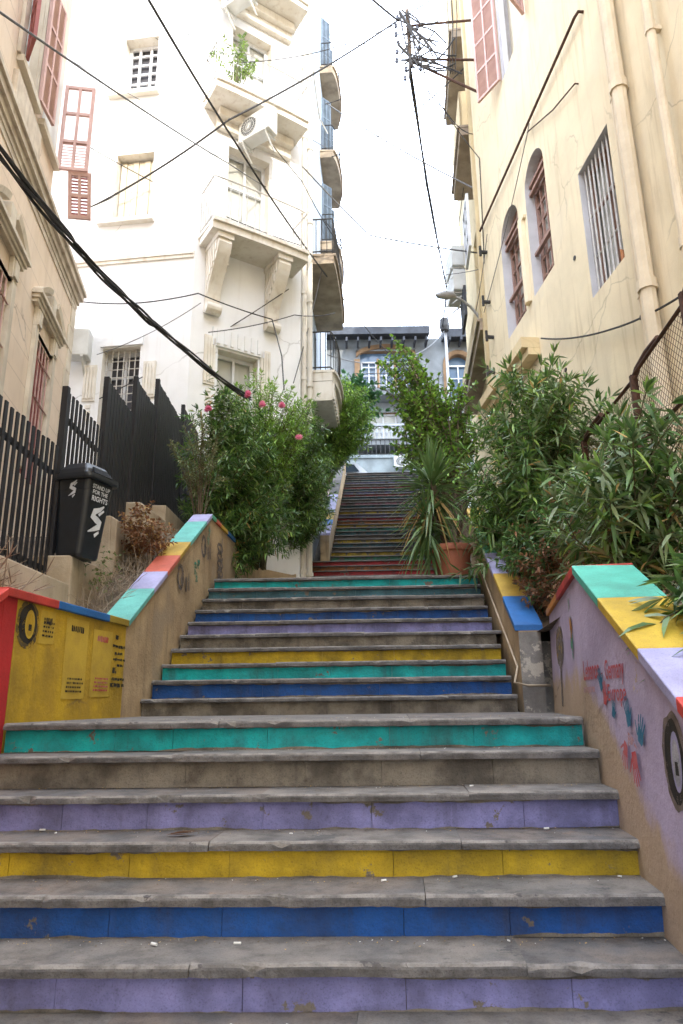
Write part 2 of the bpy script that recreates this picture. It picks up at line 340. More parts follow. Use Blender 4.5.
def wire(name, label, pts, r, mname='cable', sag=0, n=16, strands=1, spread=.03, group=None):
    mb = MB(); ph = 0
    for k in range(strands):
        out = []
        P0 = [Vector(p) for p in pts]
        seg = len(P0) - 1
        for i in range(seg):
            for j in range(n + (1 if i == seg - 1 else 0)):
                t = j / n; p = P0[i].lerp(P0[i + 1], t); p.z -= sag * 4 * t * (1 - t)
                if strands > 1:
                    a = 2 * math.pi * k / strands + (i + t) * 3.0; g = spread * (.5 + .5 * math.sin(5 * t + k) ** 2)
                    p += Vector((math.cos(a) * g, 0, math.sin(a) * g))
                out.append(p)
        mb.tube(out, r * (1 if strands == 1 else U(.8, 1.15)), 5)
    return tag(obj(name, mb, M[mname], loc=pts[0]), label, 'cable', group)

# ------------------------------------------------------------------ camera and light
Fpx, PITCH, ROLL = 700., .2676, R(.7)
fw = Vector((0, math.cos(PITCH), math.sin(PITCH))); up = Vector((0, -math.sin(PITCH), math.cos(PITCH))); rt = Vector((1, 0, 0))
rr = rt * math.cos(ROLL) - up * math.sin(ROLL); uu = rt * math.sin(ROLL) + up * math.cos(ROLL)
cd = bpy.data.cameras.new('camera'); cam = bpy.data.objects.new('camera', cd); C.objects.link(cam)
mt = Matrix((rr, uu, -fw)).transposed().to_4x4(); mt.translation = (0, 0, 1.6); cam.matrix_world = mt
cd.sensor_fit = 'VERTICAL'; cd.sensor_height = 36; cd.lens = Fpx / 1024 * 36; cd.clip_end = 2000; cd.clip_start = .05
cd.dof.use_dof = True; cd.dof.focus_distance = 4.5; cd.dof.aperture_fstop = 5.6
sc.camera = cam
SUN_AZ, SUN_EL = R(12), R(27)                   # behind the camera, to the right
sd = Vector((math.sin(SUN_AZ) * math.cos(SUN_EL), -math.cos(SUN_AZ) * math.cos(SUN_EL), math.sin(SUN_EL)))
sl = bpy.data.lights.new('sun', 'SUN'); sl.energy = 4.6; sl.angle = R(.5); sl.color = (1, .94, .84)
so = bpy.data.objects.new('sun', sl); C.objects.link(so); so.rotation_euler = sd.to_track_quat('Z', 'Y').to_euler(); so.location = (5, -20, 30)
w = bpy.data.worlds.new('World'); sc.world = w; w.use_nodes = True
sk = w.node_tree.nodes.new('ShaderNodeTexSky'); sk.sky_type = 'NISHITA'; sk.sun_disc = False
sk.sun_elevation = SUN_EL; sk.sun_rotation = math.pi - SUN_AZ; sk.dust_density = 4.0; sk.air_density = 1.0; sk.ozone_density = 1.0
bg = w.node_tree.nodes['Background']; bg.inputs[1].default_value = .15
hz = w.node_tree.nodes.new('ShaderNodeMix'); hz.data_type = 'RGBA'; hz.inputs[0].default_value = .85; hz.inputs[7].default_value = (50, 57, 69, 1)   # bright summer haze
w.node_tree.links.new(sk.outputs[0], hz.inputs[6]); w.node_tree.links.new(hz.outputs[2], bg.inputs[0])
sc.view_settings.view_transform = 'Standard'; sc.view_settings.look = 'None'; sc.view_settings.exposure = 0

# ------------------------------------------------------------------ ground
def sheet(name, prof, x0, x1, m, nx=1, jit=0):
    mb = MB(); xs = [x0 + (x1 - x0) * i / nx for i in range(nx + 1)] if not callable(x0) else None
    vs = []
    for (y, z) in prof:
        a, b = (x0(y), x1(y)) if callable(x0) else (x0, x1)
        for i in range(nx + 1): vs.append((a + (b - a) * i / nx, y + U(-jit, jit), z + U(-jit, jit)))
    n = nx + 1
    mb.add(vs, [(r * n + i, r * n + i + 1, (r + 1) * n + i + 1, (r + 1) * n + i) for r in range(len(prof) - 1) for i in range(nx)])
    return struct(name, mb, m, smooth=jit > 0)
sheet('ground', [(-300, -.02), (.9, -.03), (1.7, -.03), (4.1, .85), (6.2, 1.1), (8.5, 2.7), (13, 2.8), (22.7, 8.8), (33, 8.95), (700, 9.2)], -500, 500, M['ground'])
sheet('road', [(22.86, 9.145), (29.3, 9.145)], -40, 40, M['asphalt'])
sheet('lower_pavement', [(-14, .0), (1.55, .0)], -6, 6, M['concrete'])

# ------------------------------------------------------------------ stairs
class Skew(Fr):
    def __init__(s, x, y, head, cross):
        super().__init__(x, y, head, 1); c = R(cross); s.n = (math.cos(c), -math.sin(c))
S = Skew(-.576, 0, 4.3, 1.6)
def tread(mb, fr, s0, s1, t0, t1, z, th=.047, slabs=True, jit=1.0, m2=1):
    """stone tread: front nosing worn and broken into slabs; s along the climb, t across"""
    cuts = [t0]
    if slabs:
        while cuts[-1] < t1 - 1.1: cuts.append(cuts[-1] + U(.75, 1.6))
    cuts.append(t1)
    for a, b in zip(cuts, cuts[1:]):
        mm = m2 if U(0, 1) < .35 else 0
        n = max(4, int((b - a) / .045)); dz = U(-.004, .004) * jit; ds = U(-.008, .008) * jit; wk = 0; sec = []
        for i in range(n + 1):
            t = a + .0012 + (b - a - .0024) * i / n
            wk = wk * .88 + U(-.0028, .0028) * jit
            chip = U(.008, .034) * jit if U(0, 1) < .03 else 0
            if i in (0, n): chip += U(0, .012) * jit
            f = s0 + ds + wk + chip * .6
            sec.append([(s1, z + dz), (f + .024 + wk * 1.5, z + dz), (f + .010, z + dz - .002 - chip * .3), (f + .003, z + dz - .009 - chip), (f, z + dz - .016 - chip * .5), (f + wk * .4, z - th), (s1, z - th)])
            sec[-1] = [fr.P(s, t, zz) for s, zz in sec[-1]]
        k = 7; vs = [p for q in sec for p in q]
        fs = [(i * k + j, i * k + (j + 1) % k, (i + 1) * k + (j + 1) % k, (i + 1) * k + j) for i in range(n) for j in range(k)] + [tuple(range(k))[::-1], tuple(range(n * k, n * k + k))]
        mb.add(vs, fs, mm)
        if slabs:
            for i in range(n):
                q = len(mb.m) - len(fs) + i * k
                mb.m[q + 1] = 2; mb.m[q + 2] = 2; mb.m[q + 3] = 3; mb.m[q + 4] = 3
    return mb
def flight(root, fr, steps, t0, t1, end_s, slabs=True, riser_mats=None, stain=False, matsT=None, th3=.037):
    """steps: (s_front, z, riser material)"""
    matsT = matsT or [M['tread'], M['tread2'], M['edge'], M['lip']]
    zprev = steps[0][3]
    for i, (s, z, rm, zl) in enumerate(steps):
        a, b = (t0(i), t1(i)) if callable(t0) else (t0, t1)
        nxt = steps[i + 1][0] if i + 1 < len(steps) else end_s
        mb = MB(); tread(mb, fr, s, nxt + .10, a, b, z, th3, slabs=slabs, jit=1.0 if slabs else .5)
        obj('tread', mb, matsT, root)
        mb = MB(); n = max(2, int((b - a) / .5)) if slabs else 1; th = th3 + .002
        us = [a + (b - a) * k / n + (U(-.15, .15) if 0 < k < n else 0) for k in range(n + 1)]
        for c, d in zip(us, us[1:]):
            q = U(0, .004)
            mb.fb(fr, s + .040 + q, s + .10, c + .0012, d - .0012, zl, z - th)
        if slabs:                                # flaked paint along the foot and head of the riser
            for zz, sg in ((zl + .0005, 1), (z - th - .0005, -1)):
                n = int((b - a) / .03); hs_ = 0; L_ = []
                for q in range(n + 1):
                    hs_ = min(.017, max(.0005, hs_ + U(-.0045, .0042))); L_.append((a + (b - a) * q / n, hs_))
                for (ta, ha), (tb, hb) in zip(L_, L_[1:]):
                    mb.add([fr.P(s + .0385, ta, zz), fr.P(s + .0385, tb, zz), fr.P(s + .0385, tb, zz + sg * hb), fr.P(s + .0385, ta, zz + sg * ha)], [(0, 1, 2, 3)], 1)
        o = obj('riser', mb, [M[rm], M['concrete']], root)
zA = [.07, .23, .39, .553, .71, .866, 1.019, 1.185, 1.352, 1.514]
rA = ['concrete', 'p_turq', 'concrete', 'p_yel', 'p_lav', 'p_blue', 'p_yel', 'p_lav', 'concrete', 'p_turq']
st1 = thing('stone_staircase', 'nearest wide flight of worn stone steps with bright painted risers', 'staircase', (-.5, 1.8, 0))
steps = []
for k in range(-4, 6):
    y = 2.80 + k * .2686; steps.append((y / math.cos(R(4.3)) + .010, zA[k + 4], rA[k + 4], zA[k + 3] if k > -4 else -.01))
flight(st1, S, steps, -1.70, 1.61, 6.32)
mb = MB(); mb.box(-2.05, 1.95, 4.3, 6.42, 1.3, 1.506); obj('landing', mb, M['tread'], st1)
st2 = thing('stone_staircase', 'middle flight of ten painted stone steps leading up to the terracotta pot', 'staircase', (0, 6.2, 1.5))
rB = ['concrete', 'p_blue', 'p_turq', 'p_yel', 'concrete', 'p_lav', 'p_blue', 'concrete', 'p_slate', 'p_turq']
steps = []; zB = [1.664 + .1622 * j for j in range(10)]
for j in range(10):
    y = 6.253 + j * .257; steps.append((y / math.cos(R(4.3)) + .008, zB[j], rB[j], zB[j - 1] if j else 1.51))
flight(st2, S, steps, -1.67, 1.60, 13.6)
mb = MB(); mb.box(-1.62, 2.6, 8.75, 13.6, 2.95, 3.115); obj('landing', mb, M['tread'], st2)
S3 = Skew(-.44, 13.2, 3.8, 2.0)
st3 = thing('stone_staircase', 'farthest long dark flight of narrow steps with faded striped risers climbing to the street', 'staircase', (.5, 13.2, 3.1))
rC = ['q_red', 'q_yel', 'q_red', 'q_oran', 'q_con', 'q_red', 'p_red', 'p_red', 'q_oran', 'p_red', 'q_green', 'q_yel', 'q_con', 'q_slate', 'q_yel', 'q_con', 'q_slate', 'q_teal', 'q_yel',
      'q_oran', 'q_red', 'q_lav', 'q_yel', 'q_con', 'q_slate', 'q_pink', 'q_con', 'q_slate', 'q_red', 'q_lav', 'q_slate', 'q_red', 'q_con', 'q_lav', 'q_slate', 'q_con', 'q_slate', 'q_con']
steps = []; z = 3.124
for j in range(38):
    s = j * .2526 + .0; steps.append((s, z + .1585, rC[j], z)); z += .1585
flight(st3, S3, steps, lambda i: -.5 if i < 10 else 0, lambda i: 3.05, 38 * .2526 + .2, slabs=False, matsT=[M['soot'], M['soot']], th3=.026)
ZTOP = z

# ------------------------------------------------------------------ parapet walls
def wallseg(mb, a, b, th, zt_a, zt_b, zb_a, zb_b, m=0):
    """wall from a to b (inner face), thickness th to the right-hand side of a->b if positive"""
    d = Vector((b[0] - a[0], b[1] - a[1], 0)).normalized(); n = Vector((d.y, -d.x, 0)) * th
    A = Vector((*a, 0)); B = Vector((*b, 0)); k = Vector((0, 0, 1))
    pts = [A + k * zb_a, B + k * zb_b, B + n + k * zb_b, A + n + k * zb_a, A + k * zt_a, B + k * zt_b, B + n + k * zt_b, A + n + k * zt_a]
    mb.hexa(pts, m)
def coping(mb, a, b, th, za, zb, segs, over=.025, t=.055):
    """coloured coping stones along the wall top; segs: (fraction end, slot)"""
    f0 = 0
    d = Vector((b[0] - a[0], b[1] - a[1], 0)); n = Vector((d.y, -d.x, 0)).normalized(); sg = 1 if th > 0 else -1
    for f1, m in segs:
        p = Vector((*a, za)).lerp(Vector((*b, zb)), f0); q = Vector((*a, za)).lerp(Vector((*b, zb)), f1)
        i, o = -n * over * sg, n * (th + over * sg); k = Vector((0, 0, t))
        mb.hexa([p + i, q + i, q + o, p + o, p + i + k, q + i + k, q + o + k, p + o + k], m); f0 = f1
# left lower: red flight wall and yellow landing wall
LA = (-1.985, 4.27); LB = (-1.80, 5.86); LC = (-1.66, 8.57); LD = (-1.447, 11.9)
t = thing('parapet_wall', 'low yellow and red painted wall with posters, beside the near landing on the left', 'parapet wall', (-2, 4.9, 1.5))
mb = MB(); wallseg(mb, LA, LB, -.2, 2.24, 2.24, 1.0, 1.0); wallseg(mb, (-1.985, 4.265), (-1.998, 4.12), .2, 2.24, 2.24, .4, .4, 1); wallseg(mb, (-1.998, 4.117), (-2.17, 1.6), .2, 2.235, .75, .4, -.01, 1)
obj('wall', mb, [M['yelwall'], M['redwall']], t)
mb = MB(); coping(mb, (-2.0, 4.12), LB, -.2, 2.24, 2.24, [(.34, 0), (.79, 1), (1, 2)]); coping(mb, (-1.99, 4.1), (-2.17, 1.6), .2, 2.23, .75, [(.4, 0), (.7, 3), (1, 2)])
obj('coping', mb, [M['c_red'], M['c_blue'], M['c_ochre'], M['c_yel']], t, bevel=.006)
decal_parent_yel = t
# left upper: sloped tan wall
t = thing('parapet_wall', 'sloping tan plaster wall with striped rainbow coping, left of the middle flight', 'parapet wall', (-1.8, 6, 1.5))
mb = MB(); wallseg(mb, LB, LC, -.2, 2.24, 3.89, 1.2, 2.9); wallseg(mb, LC, LD, -.2, 3.89, 3.89, 2.9, 2.9); wallseg(mb, LD, (-.86, 12.68), -.2, 3.88, 3.88, 2.9, 2.9); wallseg(mb, (-.86, 12.68), (-.74, 15.8), -.2, 3.87, 5.3, 2.9, 2.9)
obj('wall', mb, M['tanwall'], t)
mb = MB(); coping(mb, LB, LC, -.2, 2.24, 3.89, [(.22, 0), (.36, 1), (.51, 2), (.65, 3), (.90, 0), (1, 1)]); coping(mb, LC, LD, -.2, 3.89, 3.89, [(.07, 5), (.15, 2), (.27, 3), (.42, 4), (.6, 3), (1, 0)])
obj('coping', mb, [M['c_mint'], M['c_lav'], M['c_coral'], M['c_gold'], M['c_blue'], M['c_green']], t, bevel=.006)
tanparent = t
# right lower: lavender
RA = (1.40, 4.14); RB = (1.83, 6.24); RC = (1.06, 1.3)
t = thing('parapet_wall', 'lavender wall with handprints and red lettering, right of the nearest steps', 'parapet wall', (1.5, 4.1, 1.5))
mb = MB(); wallseg(mb, RC, RA, .3, .85, 2.33, -.01, .9); wallseg(mb, RA, RB, .3, 2.33, 2.33, 1.0, 1.0)
BAT = .03
mb = MB()
for a_, b_, za_, zb_ in ((RC, RA, .90, 2.33), (RA, RB, 2.33, 2.33)):
    d_ = Vector((b_[0] - a_[0], b_[1] - a_[1], 0)).normalized(); n_ = Vector((d_.y, -d_.x, 0)); A_ = Vector((*a_, 0)); B_ = Vector((*b_, 0)); k_ = Vector((0, 0, 1)); q_ = -n_ * BAT * 1.43
    mb.hexa([A_ + q_ + k_ * (za_ - 1.43), B_ + q_ + k_ * (zb_ - 1.43), B_ + n_ * .3 + k_ * (zb_ - 1.43), A_ + n_ * .3 + k_ * (za_ - 1.43), A_ + k_ * za_, B_ + k_ * zb_, B_ + n_ * .3 + k_ * zb_, A_ + n_ * .3 + k_ * za_])
obj('wall', mb, M['lavwall'], t)
mb = MB(); coping(mb, RA, RC, -.3, 2.33, .90, [(.19, 0), (.40, 1), (.54, 2), (.8, 3), (1, 1)]); coping(mb, RA, RB, .3, 2.33, 2.33, [(.52, 3), (1, 4)])
obj('coping', mb, [M['c_teal'], M['c_yel'], M['c_lav'], M['c_red'], M['c_oran']], t, bevel=.006)
lavparent = t
# right upper: tan with blue/yellow coping and cement end
mb = MB(); wallseg(mb, (1.74, 6.52), (2.25, 6.52), .15, 2.12, 2.12, 1.3, 1.3); tag(obj('planter_wall', mb, M['postgrey'], loc=(2, 6.5, 1.5)), 'short grey cement wall closing the gap behind the lavender wall', 'wall')
t = thing('parapet_wall', 'tan wall with blue, yellow and lavender coping ending in a bare cement post, right of the middle flight', 'parapet wall', (1.7, 6.4, 1.5))
QA = (1.565, 6.32); QB = (1.80, 9.6)
mb = MB(); wallseg(mb, QA, QB, .19, 2.21, 4.22, 1.4, 2.9)
obj('wall', mb, M['tanwall'], t)
mb = MB(); wallseg(mb, (1.562, 6.30), (1.565, 6.317), .19, 2.20, 2.20, 1.4, 1.4); obj('end_post', mb, M['postgrey'], t)
mb = MB(); coping(mb, QA, QB, .19, 2.21, 4.22, [(.17, 0), (.33, 1), (.5, 2), (.75, 3), (1, 1)], over=.03); obj('coping', mb, [M['c_blue'], M['c_gold'], M['c_lav'], M['c_green']], t, bevel=.006)
mb = MB(); mb.tube([(1.80, 6.27, 1.735), (1.60, 6.25, 1.735), (1.475, 6.22, 1.76), (1.555, 6.4, 1.9), (1.69, 8.6, 3.3)], .010, 8)
tag(obj('conduit', mb, M['plinth'], loc=(1.6, 6.3, 1.7), smooth=True), 'thin beige conduit pipe running up the right edge of the middle flight', 'pipe')
# flight three side walls
t = thing('parapet_wall', 'short tan wall with a blue coping patch, half hidden along the far flight', 'parapet wall', (-.4, 15.7, 4.6))
g0 = S3.P(2.5, -.02, 0)[:2]; g1 = S3.P(9.4, -.02, 0)[:2]
mb = MB(); wallseg(mb, g0, g1, -.2, 5.35, 9.75, 2.9, 8.6); obj('wall', mb, M['tanwall'], t)
mb = MB(); coping(mb, g0, g1, -.2, 5.35, 9.75, [(.08, 1), (.13, 0), (.2, 2), (.4, 1), (1, 3)]); obj('coping', mb, [M['c_blue'], M['c_lav'], M['c_yel'], M['soot']], t, bevel=.006)
t = thing('parapet_wall', 'whitewashed wall behind the potted yucca, right of the far flight', 'parapet wall', (2.3, 11, 3.1))
h0 = S3.P(-.3, 3.1, 0)[:2]; h1 = S3.P(9.4, 3.1, 0)[:2]
mb = MB(); wallseg(mb, h0, h1, .2, 4.5, 9.9, 2.9, 8.6); wallseg(mb, (1.93, 9.7), (h0[0], h0[1] - .003), .2, 4.3, 4.5, 2.9, 2.9)
obj('wall', mb, M['whitewash'], t)

# decals on walls --------------------------------------------------------------
def ell(cx, cz, rx, rz, n=20, a0=0, a1=2 * math.pi): return [(cx + rx * math.cos(a0 + (a1 - a0) * i / n), cz + rz * math.sin(a0 + (a1 - a0) * i / n)) for i in range(n)]
class Wall2:
    """a painted mark on a wall: polygons in (u to the reader's right, z)"""
    def __init__(s, fr, sgn): s.fr = fr; s.g = sgn; s.mb = MB(); s.o = .003
    def poly(s, p, m=0):
        s.mb.add([s.fr.P(s.g * u, s.o, z) for u, z in p], [tuple(range(len(p)))], m); s.o += .0004
    def rag(s, p, m=0, j=.006):
        s.poly([(u + U(-j, j), z + U(-j, j)) for u, z in p], m)
    def cap(s, a, b, r0, r1, m=0):
        d = Vector((b[0] - a[0], b[1] - a[1])); d.normalize(); n = Vector((-d.y, d.x)); p = []
        th = math.atan2(d.y, d.x)
        for i in range(7): q = th + math.pi / 2 + math.pi * i / 6; p.append((a[0] + r0 * math.cos(q), a[1] + r0 * math.sin(q)))
        for i in range(7): q = th - math.pi / 2 + math.pi * i / 6; p.append((b[0] + r1 * math.cos(q), b[1] + r1 * math.sin(q)))
        s.poly(p, m)
    def hand(s, cx, cz, sz, ang, m=0, flip=1):
        ca, sa = math.cos(ang), math.sin(ang)
        def T(x, z): x *= flip; return (cx + sz * (x * ca - z * sa), cz + sz * (x * sa + z * ca))
        s.rag([T(x, z) for x, z in [(-.36, -.5), (.3, -.52), (.42, -.1), (.40, .25), (0, .34), (-.42, .24), (-.45, -.2)]], m, .004)
        for a, b in (((-.34, .26), (-.5, .85)), ((-.12, .32), (-.17, 1.05)), ((.12, .32), (.14, 1.02)), ((.33, .24), (.45, .8)), ((.38, -.2), (.86, .25))):
            s.cap(T(*a), T(*b), .085 * sz, .065 * sz, m)
    def done(s, name, mats, parent, label=None):
        o = obj(name, s.mb, mats, parent)
        if label: o['label'] = label
        return o
def text_mb(s, txt, u0, z0, height, width=None, m=0, bold=.0):
    cu = bpy.data.curves.new('t', 'FONT'); cu.body = txt; cu.size = 1; cu.offset = bold; cu.resolution_u = 3
    ob = bpy.data.objects.new('t', cu); C.objects.link(ob); bpy.context.view_layer.update()
    me = bpy.data.meshes.new_from_object(ob.evaluated_get(bpy.context.evaluated_depsgraph_get()))
    bpy.data.objects.remove(ob); bpy.data.curves.remove(cu)
    xs = [v.co.x for v in me.vertices]; ys = [v.co.y for v in me.vertices]
    ky = height / max(ys); kx = (width / (max(xs) - min(xs))) if width else ky
    s.mb.add([s.fr.P(s.g * (u0 + (v.co.x - min(xs)) * kx), s.o, z0 + v.co.y * ky) for v in me.vertices], [tuple(p.vertices) for p in me.polygons], m); s.o += .0004
    bpy.data.meshes.remove(me)
def eye_mark(w, cx, cz, rx, rz, mats):
    w.rag(ell(cx, cz, rx * 1.25, rz * 1.18, 26), 2, .008); w.rag(ell(cx, cz, rx, rz, 26), 0, .006)
    w.poly(ell(cx + rx * .2, cz, rx * .52, rz * .72), 1); w.poly(ell(cx + rx * .2, cz - rz * .03, rx * .38, rz * .56), 3)
    w.poly([(cx + rx * .05, cz - rz * .32), (cx + rx * .4, cz - rz * .32), (cx + rx * .4, cz + .0), (cx + rx * .05, cz)], 0)
# yellow wall; reader's right = further up the landing
Fy = Fr(-2.0, 4.14, 6.65, 1)
w2 = Wall2(Fy, 1); eye_mark(w2, .26, 2.105, .105, .125, None)
w2.done('eye_graffiti', [M['black'], M['c_yel'], M['blackfade'], M['yelwall']], decal_parent_yel, 'black stencilled eye with a yellow centre')
def poster(u0, u1, z0, z1, ink, qr, top=True):
    w = Wall2(Fy, 1); w.o = .003
    w.rag([(u0, z0), ((u0 + u1) / 2, z0), (u1, z0 + .004), (u1, z1), (u0, z1 - .004)], 0, .003)
    W = u1 - u0; n = 3
    if top:
        for i in range(7): w.rag([(u0 + W * (.22 + .08 * i), z1 - .09), (u0 + W * (.28 + .08 * i), z1 - .09), (u0 + W * (.28 + .08 * i), z1 - .045 - U(0, .01)), (u0 + W * (.22 + .08 * i), z1 - .045)], 1, .003)
    for r in range(qr):                          # rows of small illegible print
        z = z0 + .045 + r * .028; x = u0 + W * .16
        while x < u1 - W * .2:
            l = U(.012, .035); w.poly([(x, z), (min(x + l, u1 - W * .14), z), (min(x + l, u1 - W * .14), z + .013), (x, z + .013)], 1); x += l + .009
    return w.done('poster', [M['paper'], ink], decal_parent_yel)
poster(.40, .585, 2.0, 2.215, M['black'], 4)['label'] = 'small yellow poster with black print beside the eye'
poster(.74, 1.07, 1.655, 2.205, M['black'], 4)['label'] = 'tall yellow poster with black print'
poster(1.15, 1.48, 1.67, 2.17, M['redspray'], 4)['label'] = 'tall yellow poster with red print'
w = Wall2(Fy, 1)
for i, (z, a, b, h) in enumerate(((2.12, .06, .12, .03), (2.055, .02, .25, .022), (2.0, .06, .2, .02), (1.955, .03, .25, .018), (1.91, .1, .22, .018), (1.855, .02, .1, .045), (1.80, .02, .25, .022), (1.75, .0, .18, .03), (1.755, .2, .25, .02))):
    x = 1.475 + a
    while x < 1.475 + b:
        l = U(.03, .06); w.rag([(x, z), (min(x + l, 1.475 + b), z), (min(x + l, 1.475 + b), z + h), (x, z + h)], 0, .004); x += l + .005
w.done('stencil_text', [M['black']], decal_parent_yel)
# lavender wall, flight part: reader's right = towards the camera
class Batter(Fr):
    def P(s, u, o, z): return super().P(u, o + BAT * (2.33 + min(0, u) * .50 - z), z)
Fl = Batter(1.40, 4.14, 6.83, -1)
w = Wall2(Fl, -1)
text_mb(w, 'Lebanon', .02, 1.715, .105, .36, 0, .012); text_mb(w, '-', .42, 1.72, .02, .03, 0); text_mb(w, 'Germany', .50, 1.705, .095, .34, 0, .012); text_mb(w, 'Europa', .52, 1.60, .08, .33, 0, .012)
x = .0
while x < .28:
    l = U(.012, .03); w.poly([(x, 1.645), (x + l, 1.645), (x + l, 1.675), (x, 1.675)], 1); x += l + .007
w.done('stencil_lettering', [M['redspray'], M['redsoft']], lavparent, 'red stencilled words on the lavender wall')
w = Wall2(Fl, -1)
w.hand(.40, 1.69, .075, .5, 0); w.hand(.47, 1.62, .075, -.2, 1); w.hand(.62, 1.55, .06, -.3, 0)
w.hand(.87, 1.53, .085, .22, 0); w.hand(1.04, 1.46, .085, -.55, 0, -1); w.hand(.80, 1.38, .075, 2.7, 1); w.hand(.94, 1.34, .09, 3.4, 1)
w.rag([(.88, 1.47), (.95, 1.44), (1.0, 1.4), (.94, 1.41), (.87, 1.40)], 2, .006)
w.done('handprint', [M['tealspray'], M['redspray'], M['redsoft']], lavparent, 'teal and red handprints')
w = Wall2(Fl, -1); eye_mark(w, 1.40, 1.38, .10, .15, None)
w.done('eye_graffiti', [M['black'], M['c_lav'], M['greyspray'], M['p_white']], lavparent, 'black stencilled eye with a white centre')
Fm = Batter(1.40, 4.14, 11.57, -1)
w = Wall2(Fm, -1)
w.rag(ell(-1.3, 2.0, .30, .16, 26), 0, .012); w.rag([(-1.4, 1.56), (-1.28, 1.56), (-1.26, 1.88), (-1.36, 1.88)], 0, .008)
for i in range(16): u = -1.3 + U(-.2, .2); z = 2.0 + U(-.1, .1); w.rag([(u, z), (u + .03, z + .01), (u + .02, z + .05), (u - .01, z + .04)], 1, .008)
w.done('tree_stencil', [M['greyspray'], M['goldspray']], lavparent, 'dark spray stencil of a tree')
w = Wall2(Fm, -1)
for i in range(14): u = -.45 + U(-.06, .06); z = 1.95 + U(-.12, .22); w.rag([(u, z), (u + .05, z + .01), (u + .045, z + .08), (u + .01, z + .09)], 0 if i % 3 else 1, .012)
w.done('paint_smear', [M['greenspray'], M['c_oran']], lavparent)
# tan wall marks
Ft = Fr(-1.80, 5.86, 2.95, 1)
w = Wall2(Ft, 1)
for (u, z) in ((2.42, 3.46), (1.48, 2.92)):
    for a0 in range(10): a = a0 * .63; w.cap((u + .10 * math.cos(a), z + .12 * math.sin(a)), (u + .10 * math.cos(a + .63), z + .12 * math.sin(a + .63)), .022, .022)
    w.cap((u + .03, z + .02), (u + .04, z - .05), .02, .02); w.cap((u + .20, z + .02), (u + .22, z - .1), .02, .03); w.cap((u + .3, z + .08), (u + .33, z - .08), .015, .02)
w.done('stencil', [M['greyspray']], tanparent)
w = Wall2(Ft, 1)
for i in range(14): u = 2.1 + U(-.1, .1); z = 3.05 + U(-.18, .14); w.rag([(u, z), (u + .07, z + .01), (u + .06, z + .07), (u, z + .08)], 0, .012)
for i in range(8): u = 2.62 + U(-.08, .08); z = 3.62 + U(-.1, .1); w.rag([(u, z), (u + .05, z), (u + .04, z + .05), (u, z + .05)], 0, .012)
w.done('paint_smear', [M['greenspray']], tanparent)
Ft2 = Fr(-1.66, 8.57, 3.63, 1); w = Wall2(Ft2, 1)
for z0 in (3.62, 3.5, 3.4, 3.28):
    for a0 in range(8): a = a0 * .785; w.cap((.55 + .14 * math.cos(a), z0 + .05 * math.sin(a)), (.55 + .14 * math.cos(a + .785), z0 + .05 * math.sin(a + .785)), .02, .02)
w.cap((.52, 3.2), (.6, 3.75), .02, .02); w.cap((.42, 3.2), (.72, 3.2), .02, .02)
w.done('stencil', [M['greyspray']], tanparent)
#PART2
# ------------------------------------------------------------------ left terrace: soil, plinth, fence, bin
sheet('soil_bed', [(3.0, 1.5), (3.6, 1.9), (4.1, 2.1), (4.6, 2.16), (5.2, 2.2), (5.8, 2.22), (6.4, 2.5), (7.0, 2.85), (7.6, 3.2), (8.2, 3.55), (8.8, 3.74), (10, 3.76), (13.4, 3.8)], lambda y: -4.9, lambda y: -2.12 + .03 * max(0, y - 4), M['soil'], 26, .03)
sheet('soil_bed', [(1.3, .7), (2, 1.1), (2.6, 1.42), (3.2, 1.75), (3.8, 2.05), (4.3, 2.2), (5.2, 2.2), (6.3, 2.22), (6.8, 2.4), (7.6, 2.9), (8.4, 3.4), (9.3, 3.85), (13, 4.0)], lambda y: 1.38 + (y - 2.5) * .09, lambda y: 3.6, M['soil'], 22, .03)
t = thing('plinth_wall', 'stepped beige plaster plinth carrying the black slat fence', 'plinth wall', (-2.5, 7, 2.2))
tops = [(3.6, 5.95, 2.62, 2.62), (5.98, 7.0, 2.88, 2.92), (7.03, 7.98, 3.52, 3.56), (8.0, 9.0, 3.95, 4.02), (9.02, 10.4, 4.2, 4.24), (10.42, 12.2, 4.3, 4.35)]
for i, (a, b, za, zb) in enumerate(tops):
    mb = MB(); x0, x1 = -2.70, -2.33
    ch = .07 if i in (2, 3) else .02
    mb.hexa([(x0, a, 1.5), (x1, a, 1.5), (x1, b, 1.5), (x0, b, 1.5), (x0, a, za), (x1 - ch, a, za), (x1 - ch, b, zb), (x0, b, zb)])
    if ch > .05: mb.hexa([(x1 - ch, a + .002, 1.5), (x1 + .0, a + .002, 1.5), (x1 + .0, b - .002, 1.5), (x1 - ch, b - .002, 1.5), (x1 - ch, a + .002, za), (x1, a + .002, za - .05), (x1, b - .002, zb - .05), (x1 - ch, b - .002, zb)])
    obj('wall', mb, M['plinth'], t, bevel=.012)
fc = thing('slat_fence', 'tall black metal slat fence rising in steps behind the black bin', 'fence', (-2.6, 8, 2.6))
